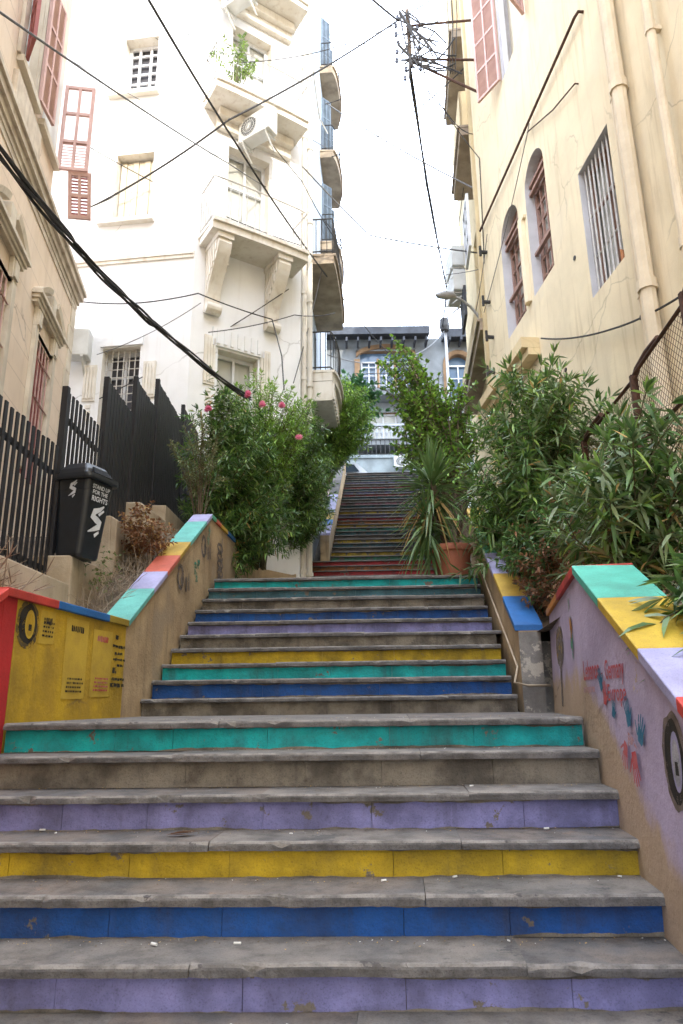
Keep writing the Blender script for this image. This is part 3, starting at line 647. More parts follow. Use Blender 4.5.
for i, (a, b, zb, zt) in enumerate([(3.9, 5.98, 2.6, 3.87), (6.02, 7.03, 2.9, 4.47), (7.06, 8.02, 3.54, 5.08), (8.06, 8.98, 3.97, 5.58), (9.03, 10.55, 4.2, 6.02), (10.58, 12.1, 4.3, 6.32)]):
    mb = MB(); y = a + .05; x = -2.56
    while y < b - .03:
        hh = zt + U(-.012, .012); mb.box(x - .007, x + .007, y, y + (.044 if i < 2 else .078), zb + .03, hh); y += .098
    for z in (zb + .14, zt - .26): mb.box(x - .055, x - .022, a + .03, b - .03, z, z + .045)
    obj('fence_panel', mb, M['fence'], fc)
    mb = MB(); mb.box(x - .035, x + .022, a - .025, a + .03, zb - .1, zt + .03); obj('post', mb, M['fence'], fc)
# thin brick slab cap and planter edge
mb = MB(); mb.box(-2.7, -2.12, 4.72, 5.35, 2.29, 2.36); mb.box(-2.62, -2.2, 4.8, 5.27, 2.15, 2.289)
tag(obj('planter_slab', mb, M['slab'], loc=(-2.4, 5, 2.2), bevel=.01), 'flat brick red slab lying behind the yellow wall', 'slab')
# bin
b = thing('litter_bin', 'black plastic litter bin with white S logo, leaning on the fence', 'bin', (-2.36, 6.12, 2.87))
def rrect(w, d, r, n=5):
    p = []
    for cx, cy, a0 in ((w / 2 - r, d / 2 - r, 0), (-w / 2 + r, d / 2 - r, 90), (-w / 2 + r, -d / 2 + r, 180), (w / 2 - r, -d / 2 + r, 270)):
        p += [(cx + r * math.cos(R(a0 + 90 * i / n)), cy + r * math.sin(R(a0 + 90 * i / n))) for i in range(n + 1)]
    return p
BR = Matrix.Rotation(R(-22), 4, 'Z') @ Matrix.Rotation(R(3), 4, 'Y')
def loft(mb, rings, m=0):
    n = len(rings[0]); vs = [p for r in rings for p in r]
    mb.add(vs, [(i * n + j, i * n + (j + 1) % n, (i + 1) * n + (j + 1) % n, (i + 1) * n + j) for i in range(len(rings) - 1) for j in range(n)] + [tuple(range(n))[::-1], tuple(range((len(rings) - 1) * n, len(rings) * n))], m)
BO = Vector((-2.37, 6.12, 2.87))
def bt(x, y, z): return tuple(BO + (BR @ Vector((x, y, z))))
mb = MB(); loft(mb, [[bt(x, y, z) for x, y in rrect(wd, dp, .05)] for wd, dp, z in ((.27, .25, 0), (.29, .27, .03), (.36, .33, .60), (.365, .335, .605), (.375, .345, .70))]); obj('body', mb, M['bin'], b, bevel=.004)
mb = MB(); loft(mb, [[bt(x, y, z) for x, y in rrect(wd, dp, .06)] for wd, dp, z in ((.44, .41, .695), (.45, .42, .715), (.445, .415, .745))]); obj('rim', mb, M['bin'], b)
mb = MB(); loft(mb, [[bt(x - .015, y, z) for x, y in rrect(wd, dp, .05)] for wd, dp, z in ((.37, .37, .746), (.34, .34, .80), (.26, .27, .855), (.24, .25, .86))]); obj('lid', mb, M['bin'], b)
mb = MB(); mb.hexa([bt(.165, -.12, .765), bt(.20, -.12, .76), bt(.20, .12, .76), bt(.165, .12, .765), bt(.115, -.09, .83), bt(.15, -.09, .825), bt(.15, .09, .825), bt(.115, .09, .83)]); obj('opening', mb, M['bindark'], b)
class BF:                                       # the bin's side planes for stickers
    def __init__(s, c, t): s.c = c; s.t = t
    def P(s, u, o, z):
        k = z / .70; r = (.150 + .038 * k if s.c == 'x' else .140 + .033 * k) + o
        return bt(r, u, z) if s.c == 'x' else bt(u, -r, z)
def slogo(w, cx, cz, h, m=0):
    pts = [(.30, .50), (.12, .34), (-.14, .22), (-.20, .02), (.02, -.08), (.18, -.16), (.16, -.32), (-.06, -.44), (-.34, -.58)]
    W = [.03, .08, .12, .13, .13, .13, .12, .08, .02]; L = []; Rr = []
    for i, (x, z) in enumerate(pts):
        a = pts[max(0, i - 1)]; c = pts[min(len(pts) - 1, i + 1)]; d = Vector((c[0] - a[0], c[1] - a[1])).normalized(); n = Vector((-d.y, d.x)) * W[i]
        L.append((cx + (x + n.x) * h, cz + (z + n.y) * h)); Rr.append((cx + (x - n.x) * h, cz + (z - n.y) * h))
    for i in range(len(pts) - 1): w.mb.add([w.fr.P(w.g * u, w.o, z) for u, z in (L[i], L[i + 1], Rr[i + 1], Rr[i])], [(0, 1, 2, 3)], m)
    w.o += .0005
    w.poly([(cx + .04 * h, cz + .16 * h), (cx + .3 * h, cz + .36 * h), (cx + .34 * h, cz + .3 * h), (cx + .12 * h, cz + .08 * h)], m)
    w.poly([(cx - .02 * h, cz - .62 * h), (cx + .2 * h, cz - .46 * h), (cx + .24 * h, cz - .54 * h), (cx + .04 * h, cz - .74 * h)], m)
w = Wall2(BF('y', 0), 1); slogo(w, .02, .62, .13); w.done('logo', [M['logo']], b)
w = Wall2(BF('x', 0), 1); slogo(w, -.0, .37, .24)
text_mb(w, 'STAND UP', -.11, .625, .036, .22, 0, .02); text_mb(w, 'FOR THE', -.10, .575, .036, .19, 0, .02); text_mb(w, 'RIGHTS', -.10, .512, .046, .2, 0, .02)
w.done('lettering', [M['logo']], b)

# ------------------------------------------------------------------ left building (peach)
L = Fr(-4.455, 9.45, -8.7, 1)
lb = thing('apartment_building', 'peach stone building with dark red shutters and cornice on the near left', 'building', L.P(0, 0, 2))
mb = MB(); wins = [(-.39, .39, 4.7, 6.8), (-2.49, -1.71, 4.7, 6.8), (-4.6, -3.8, 4.7, 6.8), (-6.7, -5.9, 4.7, 6.8)]
wallgrid(mb, L, -16, 1.6, 1.2, 8.86, wins, .14, 0, 1)
up_ = [(-2.25, -1.62, 9.72, 11.9), (-4.5, -3.75, 9.72, 11.9), (-6.8, -6.0, 9.72, 11.9)]
wallgrid(mb, L, -16, -.42, 8.86, 18.5, up_, .2, 0, 1)
mb.fb(L, -16, 1.6, -9, -.3, 1.2, 8.85); mb.fb(L, -16, -.42, -9, -.3, 8.86, 18.5)
mb.add([L.P(1.6, 0, 1.2), L.P(1.6, -.4, 1.2), L.P(1.6, -.4, 8.86), L.P(1.6, 0, 8.86)], [(0, 1, 2, 3)]); mb.add([L.P(-.42, 0, 8.86), L.P(-.42, -.4, 8.86), L.P(-.42, -.4, 18.5), L.P(-.42, 0, 18.5)], [(0, 1, 2, 3)])
mb.add([L.P(-.42, 0, 8.86), L.P(1.6, 0, 8.86), L.P(1.6, -.4, 8.86), L.P(-.42, -.4, 8.86)], [(0, 1, 2, 3)])
obj('wall', mb, [M['peach'], M['trimwhite']], lb)
mb = MB()                                        # quoins, frieze
for i in range(18):
    z = 1.4 + i * .41; q = .34 if i % 2 else .24
    mb.fb(L, 1.6 - q, 1.612, .002, .022, z, z + .385)
obj('quoin', mb, M['trimwhite'], lb)
mb = MB()
for z0, z1, o in ((8.44, 8.52, .03), (8.523, 8.62, .06), (8.623, 8.74, .11), (8.743, 8.82, .15), (8.34, 8.437, .015)): mb.fb(L, -16, 1.6 + o, 0.003, o, z0, z1)
for a in (-2.42, -4.67): mb.fb(L, a, a + 1.1, .003, .07, 9.02, 9.42)
obj('cornice', mb, M['cornice'], lb)
def pediment(c, z):
    mb = MB(); m = 0
    mb.fb(L, c - .56, c - .42, .003, .06, 4.75, z - .42); mb.fb(L, c + .42, c + .56, .003, .06, 4.75, z - .42)      # side architrave
    mb.fb(L, c - .42, c + .42, .003, .05, 6.83, z - .45)
    for s in (-1, 1):
        u = c + s * .46; mb.fb(L, u - .1, u + .1, .003, .06, z - .415, z - .12); mb.fb(L, u - .075, u + .075, .061, .085, z - .39, z - .16)
        mb.lathe((0, 0, 0), [], 3) if False else None
    for k, (d, o) in enumerate(((.0, .08), (.055, .11), (.11, .15))): mb.fb(L, c - .70 - k * .03, c + .70 + k * .03, .003, o, z - .117 + d, z - .065 + d)
    for s in (-1, 1):                            # broken curved pediment pieces
        pr = [(c + s * (.72 - .09 * i), z + .05 + .30 * math.sin(i / 6 * 1.3)) for i in range(7)]
        for (ua, za), (ub, zb) in zip(pr, pr[1:]):
            a, b2 = sorted(((ua, za), (ub, zb)))
            mb.hexa([L.P(a[0], .003, a[1] - .05), L.P(b2[0], .003, b2[1] - .05), L.P(b2[0], .12, b2[1] - .05), L.P(a[0], .12, a[1] - .05), L.P(a[0], .003, a[1] + .04), L.P(b2[0], .003, b2[1] + .04), L.P(b2[0], .14, b2[1] + .04), L.P(a[0], .14, a[1] + .04)])
    mb.fb(L, c - .1, c + .1, .003, .12, z + .052, z + .34)
    return mb
for (a, b_, c, d) in wins:
    cu = (a + b_) / 2
    wn = obj('window', pane_mb(L, a, b_, c, d, -.135), M['room'], lb); wn['label'] = 'closed dark red shuttered window below a stone pediment'
    obj('surround', pediment(cu, 7.28), M['trimwhite'], wn)
    for k in range(2):
        x0 = a + .02 + k * .38
        obj('shutter', shutter_mb(lambda x, o, z, x0=x0: L.P(x0 + x, -.10 + o, c + .02 + z), .36, d - c - .04, .045, 4), [M['shutter'], M['shutter']], wn)
    mb = MB()
    for k in range(5): mb.tube([L.P(a + .08 + k * .155, .015, c), L.P(a + .08 + k * .155, .015, d)], .011, 5)
    for z in (5.2, 5.9, 6.5): mb.tube([L.P(a - .03, .03, z), L.P(b_ + .03, .03, z)], .012, 5)
    obj('window_bars', mb, M['shutter2'], wn)
for i, (a, b_, c, d) in enumerate(up_):
    wn = obj('window', pane_mb(L, a, b_, c, d, -.195), M['glasspale'], lb)
    mb = frame_mb(L, a + .002, b_ - .002, c + .002, d - .002, -.16, .07, .05, ((a + b_) / 2,), (c + .8, c + 1.5)); obj('frame', mb, M['whiteframe'], wn)
    mb = MB(); mb.fb(L, a - .12, b_ + .12, .003, .09, c - .1, c); mb.fb(L, a - .16, a - .002, .003, .05, c + .003, d + .1); mb.fb(L, b_ + .002, b_ + .16, .003, .05, c + .003, d + .1); obj('sill', mb, M['trimwhite'], wn)
    # left leaf nearly flat on the wall, right leaf standing out
    def leafP(h, ang, sgn):
        ca, sa = math.cos(ang), math.sin(ang)
        return lambda x, o, z: L.P(h + sgn * (x * ca - o * sa), .06 + x * sa + o * ca, c + .03 + z)
    obj('shutter', shutter_mb(leafP(a, R(28), -1), .40, d - c - .1, .045, 3), [M['shutter'], M['shutter']], wn)
    obj('shutter', shutter_mb(leafP(b_, R(9), 1), .46, d - c - .1, .045, 3), [M['shutter2'], M['shutter2']], wn)
# last shutter at the corner, standing out at right angles, upper half open lattice, lower flap
wn = obj('window', pane_mb(L, -1.2, -.47, 9.72, 11.6, .003), M['glasspale'], lb)
mb = MB(); mb.fb(L, -1.35, -.42, .004, .09, 9.6, 9.7); obj('sill', mb, M['trimwhite'], wn)
Pn = lambda x, o, z: L.P(-.47 + o, .05 + x, 9.62 + z)
mb = shutter_mb(Pn, .46, 1.6, .045, 3, False); n = 9
for i in range(n):
    z = .08 + .48 * i / n; mb.add([Pn(.05, .008, z), Pn(.41, .008, z), Pn(.41, .037, z + .05), Pn(.05, .037, z + .05)], [(0, 1, 2, 3)], 1)
s_ = obj('shutter', mb, [M['shutter2'], M['shutter2']], wn); s_['label'] = 'faded pink open shutter seen through its upper lattice'
Pf = lambda x, o, z: L.P(-.42 + .35 * (.6 - z) + o, .22 + x, 8.95 + z)
obj('shutter_flap', shutter_mb(Pf, .34, .66, .04, 2), [M['shutter2'], M['shutter']], wn)
# ------------------------------------------------------------------ air conditioner prototype (faces -Y, base centre at origin)
def ac_proto(label, loc, rz, group='air conditioning units'):
    r = thing('air_conditioner', label, 'air conditioner', (0, 0, 0), group)
    mb = MB(); mb.box(-.40, .40, -.15, .15, .04, .58); obj('casing', mb, M['ac'], r, bevel=.02)
    mb = MB(); n = 24; vs = [(-.12 + .21 * math.cos(2 * math.pi * i / n), -.153, .31 + .21 * math.sin(2 * math.pi * i / n)) for i in range(n)]; mb.add(vs, [tuple(range(n))], 0)
    for i in range(9): q = i * math.pi / 9; mb.tube([(-.12 - .2 * math.cos(q), -.16, .31 - .2 * math.sin(q)), (-.12 + .2 * math.cos(q), -.16, .31 + .2 * math.sin(q))], .004, 4, 1)
    for rr_ in (.07, .14, .205): mb.tube([(-.12 + rr_ * math.cos(2 * math.pi * i / 20), -.162, .31 + rr_ * math.sin(2 * math.pi * i / 20)) for i in range(21)], .005, 4, 1)
    obj('fan_grille', mb, [M['acdark'], M['ac']], r)
    mb = MB()
    for x in (-.3, .3):
        mb = MB(); mb.box(x - .02, x + .02, -.17, .2, .0, .035); mb.hexa([(x - .015, .17, -.28), (x + .015, .17, -.28), (x + .015, .2, -.28), (x - .015, .2, -.28), (x - .015, -.15, -.01), (x + .015, -.15, -.01), (x + .015, -.1, -.001), (x - .015, -.1, -.001)])
        obj('bracket', mb, M['ac'], r)
    r.location = loc; r.rotation_euler = (0, 0, rz); return r

# ------------------------------------------------------------------ white corner building
A1 = Fr(-2.75, 11.6, -83, -1); A2 = Fr(-2.75, 11.6, 57, 1)
wb = thing('apartment_building', 'tall sunlit white corner building with balconies on scrolled brackets', 'building', (-2.75, 11.7, 3))
gw = (.95, 1.68, 5.4, 8.05); mw = (.95, 1.74, 10.84, 12.42); uw = (1.03, 1.77, 13.95, 15.42)
g2 = (.55, 1.38, 5.6, 8.08); d1 = (.62, 1.55, 10.42, 12.75); d2 = (.62, 1.55, 13.64, 15.95); d3 = (.62, 1.55, 16.85, 19.1)
mb = MB(); wallgrid(mb, A1, 0, 6, 2.5, 21.5, [gw, mw, uw, (3.1, 3.9, 10.84, 12.4), (3.1, 3.9, 13.95, 15.4), (1.0, 1.75, 17.1, 18.6)], .30, 0, 1)
wallgrid(mb, A2, 0, 2.33, 2.5, 21.5, [g2, d1, d2, d3], .28, 0, 1)
e2 = A2.P(2.33, 0, 0); mb.prism([(*e2[:2], 2.5), (e2[0] + .0, e2[1] + 1.38, 2.5), (e2[0], e2[1] + 1.38, 21.5), (*e2[:2], 21.5)], (-.3, 0, 0))
mb.add([A1.P(.5, -.6, 2.5), A1.P(6, -.6, 2.5), A1.P(6, -.6, 21.5), A1.P(.5, -.6, 21.5)], [(0, 1, 2, 3)])
e1 = A1.P(6, -.4, 0); mb.add([(*A1.P(0, 0, 21.5)[:2], 21.5), (*e1[:2], 21.5), (e1[0], 19, 21.5), (e2[0], 19, 21.5), (*e2[:2], 21.5)], [(0, 1, 2, 3, 4)])
obj('wall', mb, [M['white'], M['whiteb']], wb)
mb = MB(); mb.fb(A1, .005, 6, .003, .05, 9.93, 10.0); mb.fb(A1, .005, 6, .003, .03, 9.86, 9.927); obj('belt_course', mb, M['whiteb'], wb)
def windowbox(root, fr, h, dep, kind, label=None):
    a, b_, c, d = h[:4]
    wn = obj('window', pane_mb(fr, a, b_, c, d, -dep + .003), M['room'] if kind in ('grill', 'louvre') else M['glasspale'], root)
    if label: wn['label'] = label
    if kind == 'cloth':
        mb = MB(); n = 6
        for i in range(n):
            u0 = a + .02 + (b_ - a - .04) * i / n; u1 = a + .02 + (b_ - a - .04) * (i + 1) / n - .012
            mb.fb(fr, u0, u1, -dep + .08, -dep + .11 + .015 * (i % 2), c + .01, d - .06)
        obj('shutter', mb, M['curtain'], wn)
    elif kind == 'grill':
        mb = MB(); n = 6
        for i in range(n + 1): u = a + .03 + (b_ - a - .06) * i / n; mb.tube([fr.P(u, -.12, c), fr.P(u, -.12, d)], .012, 5)
        for i in range(16): z = c + .1 + (d - c - .15) * i / 15; mb.tube([fr.P(a, -.12, z), fr.P(b_, -.12, z)], .010, 5)
        obj('grille', mb, M['ironlight'], wn)
        mb = frame_mb(fr, a + .002, b_ - .002, c + .002, d - .002, -dep + .03, .07, .05, ((a + b_) / 2,), (d - .5,)); obj('frame', mb, M['whiteframe'], wn)
    else:
        nb = 3 if kind == 'louvre' else 2
        mb = frame_mb(fr, a + .002, b_ - .002, c + .002, d - .002, -dep + .03, .07, .05, [a + (b_ - a) * k / nb for k in range(1, nb)], [c + (d - c) * k / 6 for k in range(1, 6)] if kind == 'louvre' else (c + (d - c) * .66,)); obj('frame', mb, M['whiteframe'], wn)
    return wn
windowbox(wb, A1, gw, .30, 'grill', 'dark barred ground floor window behind the fence')
wn = windowbox(wb, A1, mw, .30, 'cloth', 'window closed with pale vertical slats'); mb = MB(); mb.fb(A1, .85, 2.0, .003, .12, 10.74, 10.84); obj('sill', mb, M['whiteb'], wn)
wn = windowbox(wb, A1, uw, .30, 'louvre', 'small upper window with blue panes'); mb = MB(); mb.fb(A1, .93, 2.02, .003, .12, 13.85, 13.95); obj('sill', mb, M['whiteb'], wn)
for h in ((3.1, 3.9, 10.84, 12.4), (3.1, 3.9, 13.95, 15.4), (1.0, 1.75, 17.1, 18.6)): windowbox(wb, A1, h, .30, 'cloth')
windowbox(wb, A2, g2, .28, 'plain', 'deep ground floor window above the oleander')
for h in (d1, d2, d3): windowbox(wb, A2, h, .28, 'plain')
def flutes(fr, u0, u1, z0, z1, n):
    mb = MB(); mb.fb(fr, u0, u1, .003, .03, z0, z1)
    for i in range(n): u = u0 + (u1 - u0) * (i + .5) / n; mb.fb(fr, u - .018, u + .018, .031, .05, z0 + .05, z1 - .05)
    for k in range(3): mb.fb(fr, (u0 + u1) / 2 - .05, (u0 + u1) / 2 + .05, .003, .03, z0 - .14 - k * .12, z0 - .08 - k * .12)
    return mb
for u in (1.76, .62): obj('fluted_panel', flutes(A1, u, u + .24, 7.0, 7.72, 4), M['whiteb'], wb)
for u in (.27, 1.42): obj('fluted_panel', flutes(A2, u, u + .22, 7.3, 8.3, 4), M['whiteb'], wb)
mb = MB(); mb.fb(A2, .42, 1.5, .003, .05, 8.12, 8.5)
for i in range(7): mb.fb(A2, .5 + i * .14, .56 + i * .14, .051, .075, 8.16, 8.46)
obj('lintel', mb, M['white'], wb); mb = MB(); mb.fb(A1, .9, 1.72, .003, .04, 8.08, 8.3); obj('lintel', mb, M['white'], wb)
def bracket_mb(fr, u, zt, w=.26, h=1.32, pr=.62):
    mb = MB(); pf = []
    for i in range(15):
        k = i / 14; o = pr * (.98 - .12 * k) if k < .12 else pr * (.93 * (1 - (k - .12) / .88) ** 1.15 + .10)
        o += .05 * math.sin(k * math.pi * 2.2); pf.append((max(o, .08), zt - h * k))
    poly = [fr.P(u, .0, zt)] + [fr.P(u, o, z) for o, z in pf] + [fr.P(u, .0, zt - h)]
    vec = Vector(fr.P(u + w, 0, 0)) - Vector(fr.P(u, 0, 0)); mb.prism(poly, vec)
    for s, d in ((0, -1), (w, 1)):               # fluted cheeks
        for j in range(6):
            o0 = .05 + j * pr * .145
            zb = max(z for (o, z) in pf if o <= o0 + .07) if any(o <= o0 + .07 for o, z in pf) else zt - h
            if zb < zt - .1:
                a, b2 = sorted((u + s + d * .003, u + s + d * .022)); mb.fb(fr, a, b2, o0, o0 + .045, zb + .05, zt - .07)
    c = Vector(fr.P(u - .02, .1, zt - h)); ax = Vector(fr.P(u + w + .02, .1, zt - h)); mb.tube([c, ax], .11, 12, 0)
    mb.fb(fr, u - .03, u + w + .03, .0, pr + .06, zt - .10, zt - .001)
    return mb
def balcony(root, fr, u0, u1, z, proj, rail='iron', brackets=(), th=.14, curved=0, railmat='ironlight', matS='whiteb', label=None, rh=.95):
    mb = MB(); n = 12; out = []
    for i in range(n + 1):
        k = i / n; out.append((u0 + (u1 - u0) * k, proj + curved * math.sin(math.pi * k) ** .6))
    poly = [fr.P(u0, 0.002, z)] + [fr.P(u, o, z) for u, o in out] + [fr.P(u1, 0.002, z)]
    mb.prism(poly, (0, 0, th)); o2 = [fr.P(u0 - .03, .002, z + th + .003)] + [fr.P(u0 + (u - u0), o + .05, z + th + .003) for u, o in out] + [fr.P(u1 + .03, .002, z + th + .003)]
    mb.prism(o2, (0, 0, .06))
    sl_ = obj('balcony', mb, M[matS], root)
    if label: sl_['label'] = label
    for u in brackets: obj('bracket', bracket_mb(fr, u, z - .003, pr=proj * .86), M['whiteb'], sl_)
    path = [(u0, .05)] + [(u, o - .03) for u, o in out] + [(u1, .05)]
    mb = MB(); zb = z + th + .065
    pts = [fr.P(u, o, 0) for u, o in path]
    if rail == 'iron':
        for zz in (zb + .06, zb + rh): mb.tube([(x, y, zz) for x, y, _ in pts], .018, 5)
        for (x0, y0, _), (x1, y1, _) in zip(pts, pts[1:]):
            l = math.hypot(x1 - x0, y1 - y0); k = max(1, int(l / .11))
            for i in range(k): x = x0 + (x1 - x0) * i / k; y = y0 + (y1 - y0) * i / k; mb.tube([(x, y, zb - .01), (x, y, zb + rh)], .009, 4, 0, False)
    else:
        for (u_a, o_a), (u_b, o_b) in zip(path, path[1:]):
            a0, b0 = fr.P(u_a, o_a, zb), fr.P(u_b, o_b, zb); d = Vector(b0) - Vector(a0)
            if d.length < 1e-4: continue
            nn = Vector((d.y, -d.x, 0)).normalized() * .05; mb.prism([a0, b0, tuple(Vector(b0) + Vector((0, 0, rh))), tuple(Vector(a0) + Vector((0, 0, rh)))], nn)
    obj('railing', mb, M[railmat], sl_); return sl_
balcony(wb, A2, .08, 2.12, 10.14, .68, 'iron', (.24, 1.5), label='lowest balcony carried on two fluted scroll brackets', curved=.03)
balcony(wb, A2, .04, 2.12, 13.40, .66, 'iron', (), curved=.03, label='middle balcony with a potted plant')
balcony(wb, A2, .0, 2.12, 16.62, .66, 'iron', (), curved=.03)
for z in (13.2, 16.42): mb = MB(); mb.fb(A2, .3, 2.0, .004, .25, z, z + .19); mb.fb(A2, .3, 2.0, .004, .12, z - .2, z); obj('corbel', mb, M['whiteb'], wb)
for i, (dx, r) in enumerate(((.09, .05), (.26, .06))):
    mb = MB(); x, y = e2[0] + dx * .6, e2[1] + .25 + i * .35
    mb.tube([(x, y, 3.2), (x + .01, y, 10.6), (x, y, 21)], r, 10)
    for z in range(4, 21, 2): mb.tube([(x, y, z), (x, y, z + .07)], r * 1.35, 10)
    obj('drainpipe', mb, M['whiteb'], wb)
AC0 = ac_proto('white air conditioner at the lower left corner of the white building', A1.P(2.26, .22, 7.76), R(7))
dup(AC0, A2.P(1.05, .45, 12.72), R(-33), 'white air conditioner hanging below the middle balcony of the white building')
dup(AC0, A2.P(.55, .5, 15.92), R(-33), 'white air conditioner hanging below the topmost visible balcony of the white building')

# ------------------------------------------------------------------ building beyond with rounded balconies
A3 = Fr(-.83, 14.28, 4, 1)
cb = thing('apartment_building', 'cool white building with stacked rounded balconies, behind the white corner building', 'building', A3.P(0, 0, 4))
mb = MB(); hs = [(1.0, 1.9, 8.9, 11.2), (2.2, 2.9, 8.9, 11.2), (1.2, 2.0, 12.2, 14.3), (1.2, 2.0, 15.5, 17.6)]
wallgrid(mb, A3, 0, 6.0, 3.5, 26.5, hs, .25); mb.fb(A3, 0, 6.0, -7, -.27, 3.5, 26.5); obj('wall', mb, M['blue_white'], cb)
for h in hs: windowbox(cb, A3, h, .25, 'plain')
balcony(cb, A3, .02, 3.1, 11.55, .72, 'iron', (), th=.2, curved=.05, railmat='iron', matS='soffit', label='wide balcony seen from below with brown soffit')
balcony(cb, A3, .02, 2.2, 8.55, .66, 'iron', (), th=.2, curved=.12, railmat='iron', matS='whiteb', label='lowest balcony with a dark iron railing')
mb = MB()
for i in range(9): u = .06 + i * .2; mb.fb(A3, u, u + .1, .66, .70, 8.12, 8.53)
mb.fb(A3, .03, 1.95, .003, .655, 8.08, 8.54); obj('balcony_apron', mb, M['whiteb'], cb)
for k, z in enumerate((14.9, 18.25, 21.6)):
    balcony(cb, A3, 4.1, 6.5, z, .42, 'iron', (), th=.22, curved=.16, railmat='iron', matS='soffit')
for z in (15.12, 18.47, 21.82):
    for u in (4.25, 5.3):
        obj('shutter', shutter_mb(lambda x, o, zz: A3.P(u + x * .5, .04 + x * .5 + o, z + zz), .5, 2.3, .04, 3), [M['w3shutter'], M['w3shutter']], cb)
mb = MB(); mb.tube([A3.P(.3, .07, 4), A3.P(.3, .07, 26)], .055, 8); mb.tube([A3.P(.3, .2, 17.6), A3.P(1.5, .25, 17.2), A3.P(3.5, .3, 18.6)], .02, 5); obj('drainpipe', mb, M['whiteb'], cb)

# ------------------------------------------------------------------ right building (cream)
Rf = Fr(3.45, 7.0, -5, -1)
rb = thing('apartment_building', 'cream plastered building with two arched windows and a barred window on the near right', 'building', Rf.P(2, 0, 3))
bw = (.28, 1.17, 6.72, 8.67); ar2 = (2.22, 3.07, 7.95, 10.33, True); ar1 = (3.46, 4.42, 7.93, 10.28, True); sw = (2.3, 3.62, 12.9, 15.7)
mb = MB(); sw2 = (-1.2, .1, 12.9, 15.7); sw3 = (-4.6, -3.3, 12.9, 15.7)
wallgrid(mb, Rf, -13, 5.55, 1.0, 18.6, [bw, ar2, ar1, sw, sw2, sw3], .24, 0, 1)
mb.fb(Rf, -13, 5.55, -8, -.3, 1.0, 18.6); mb.add([Rf.P(5.55, 0, 1), Rf.P(5.55, -.4, 1), Rf.P(5.55, -.4, 18.6), Rf.P(5.55, 0, 18.6)], [(0, 1, 2, 3)])
obj('wall', mb, [M['cream'], M['reveal']], rb)
wn = obj('window', pane_mb(Rf, *bw, -.236), M['glasspale'], rb); wn['label'] = 'rectangular window behind white vertical bars'
obj('frame', frame_mb(Rf, .282, 1.168, 6.722, 8.668, -.2, .06, .05, (.72,), (8.0,)), M['woodframe'], wn)
mb = MB()
for i in range(8): u = .35 + i * .107; mb.tube([Rf.P(u, -.07, 6.73), Rf.P(u, -.07, 8.66)], .013, 6)
for z in (7.28, 7.92): mb.tube([Rf.P(.29, -.085, z), Rf.P(1.16, -.085, z)], .015, 6)
obj('window_bars', mb, M['ironlight'], wn)
mb = MB(); mb.hexa([Rf.P(.34, -.05, 6.76), Rf.P(.40, -.05, 6.72), Rf.P(.40, -.02, 6.72), Rf.P(.34, -.02, 6.76), Rf.P(.35, -.05, 6.86), Rf.P(.42, -.05, 6.93), Rf.P(.42, -.03, 6.93), Rf.P(.35, -.03, 6.86)]); obj('rag', mb, M['p_oran'], wn)
for h, lab in ((ar2, 'nearer arched window with pink brown lattice'), (ar1, 'farther arched window with pink brown lattice')):
    a, b_, c, d = h[:4]; r = (b_ - a) / 2; cu = (a + b_) / 2; zc = d - r
    mb = MB(); mb.add([Rf.P(a, -.236, c), Rf.P(b_, -.236, c)] + [Rf.P(cu + r * math.cos(math.pi * i / 14), -.236, zc + r * math.sin(math.pi * i / 14)) for i in range(15)], [tuple(range(17))]); wn = obj('window', mb, M['glasspale'], rb); wn['label'] = lab
    mb = frame_mb(Rf, a + .002, b_ - .002, c + .002, zc, -.215, .05, .05, [a + (b_ - a) * k / 4 for k in (1, 2, 3)], [c + .33 * k for k in range(1, 6)])
    mb.tube([Rf.P(cu + (r - .03) * math.cos(math.pi * i / 14), -.19, zc + (r - .03) * math.sin(math.pi * i / 14)) for i in range(15)], .035, 6)
    for k in (1, 2, 3): q = math.pi * k / 4; mb.tube([Rf.P(cu, -.19, zc), Rf.P(cu + r * math.cos(q), -.19, zc + r * math.sin(q))], .022, 5)
    obj('frame', mb, M['woodframe'], wn)
    for z in (c + .75, zc - .05, zc + .1): mb = MB(); mb.fb(Rf, a, b_, -.13, -.07, z, z + .05); obj('cross_bar', mb, M['woodframe'], wn)
mb = MB(); mb.tube([Rf.P(3.27, .0, 7.95), Rf.P(3.27, .0, 9.55)], .09, 10); mb.fb(Rf, 3.12, 3.42, .003, .05, 9.5, 9.56); obj('column', mb, M['cream'], rb)
for h in (sw, sw2, sw3):
    a, b_, c, d = h
    wn = obj('window', pane_mb(Rf, a, b_, c, d, -.236), M['curtain'], rb); wn['label'] = 'tall window with pink shutters thrown open'
    obj('frame', frame_mb(Rf, a + .002, b_ - .002, c + .002, d - .002, -.12, .1, .06), M['whiteframe'], wn)
    for h0, sgn, ang in ((b_, 1, 25), (a, -1, 50)):
        ca, sa = math.cos(R(ang)), math.sin(R(ang))
        obj('shutter', shutter_mb(lambda x, o, z: Rf.P(h0 + sgn * (x * ca - o * sa), .02 + x * sa + o * ca, c + .03 + z), .62, d - c - .1, .05, 4), [M['shutter2'], M['shutter2']], wn)
mb = MB(); mb.fb(Rf, 3.05, 5.5, .003, .30, 7.02, 7.2); mb.fb(Rf, 3.05, 5.5, .003, .2, 6.9, 7.017); obj('ledge', mb, M['cream2'], rb)
for u, r in ((-.27, .085), (-1.02, .05), (-.12, .03)):
    mb = MB(); mb.tube([Rf.P(u, .11, 1.5), Rf.P(u, .11, 18.5)], r, 10)
    for z in (3.2, 5.9, 8.6, 11.3, 14): mb.tube([Rf.P(u, .11, z), Rf.P(u, .11, z + .12)], r * 1.25, 10); mb.fb(Rf, u - .03, u + .03, 0, .1, z + .03, z + .08)
    obj('drainpipe', mb, M['pipe'], rb)
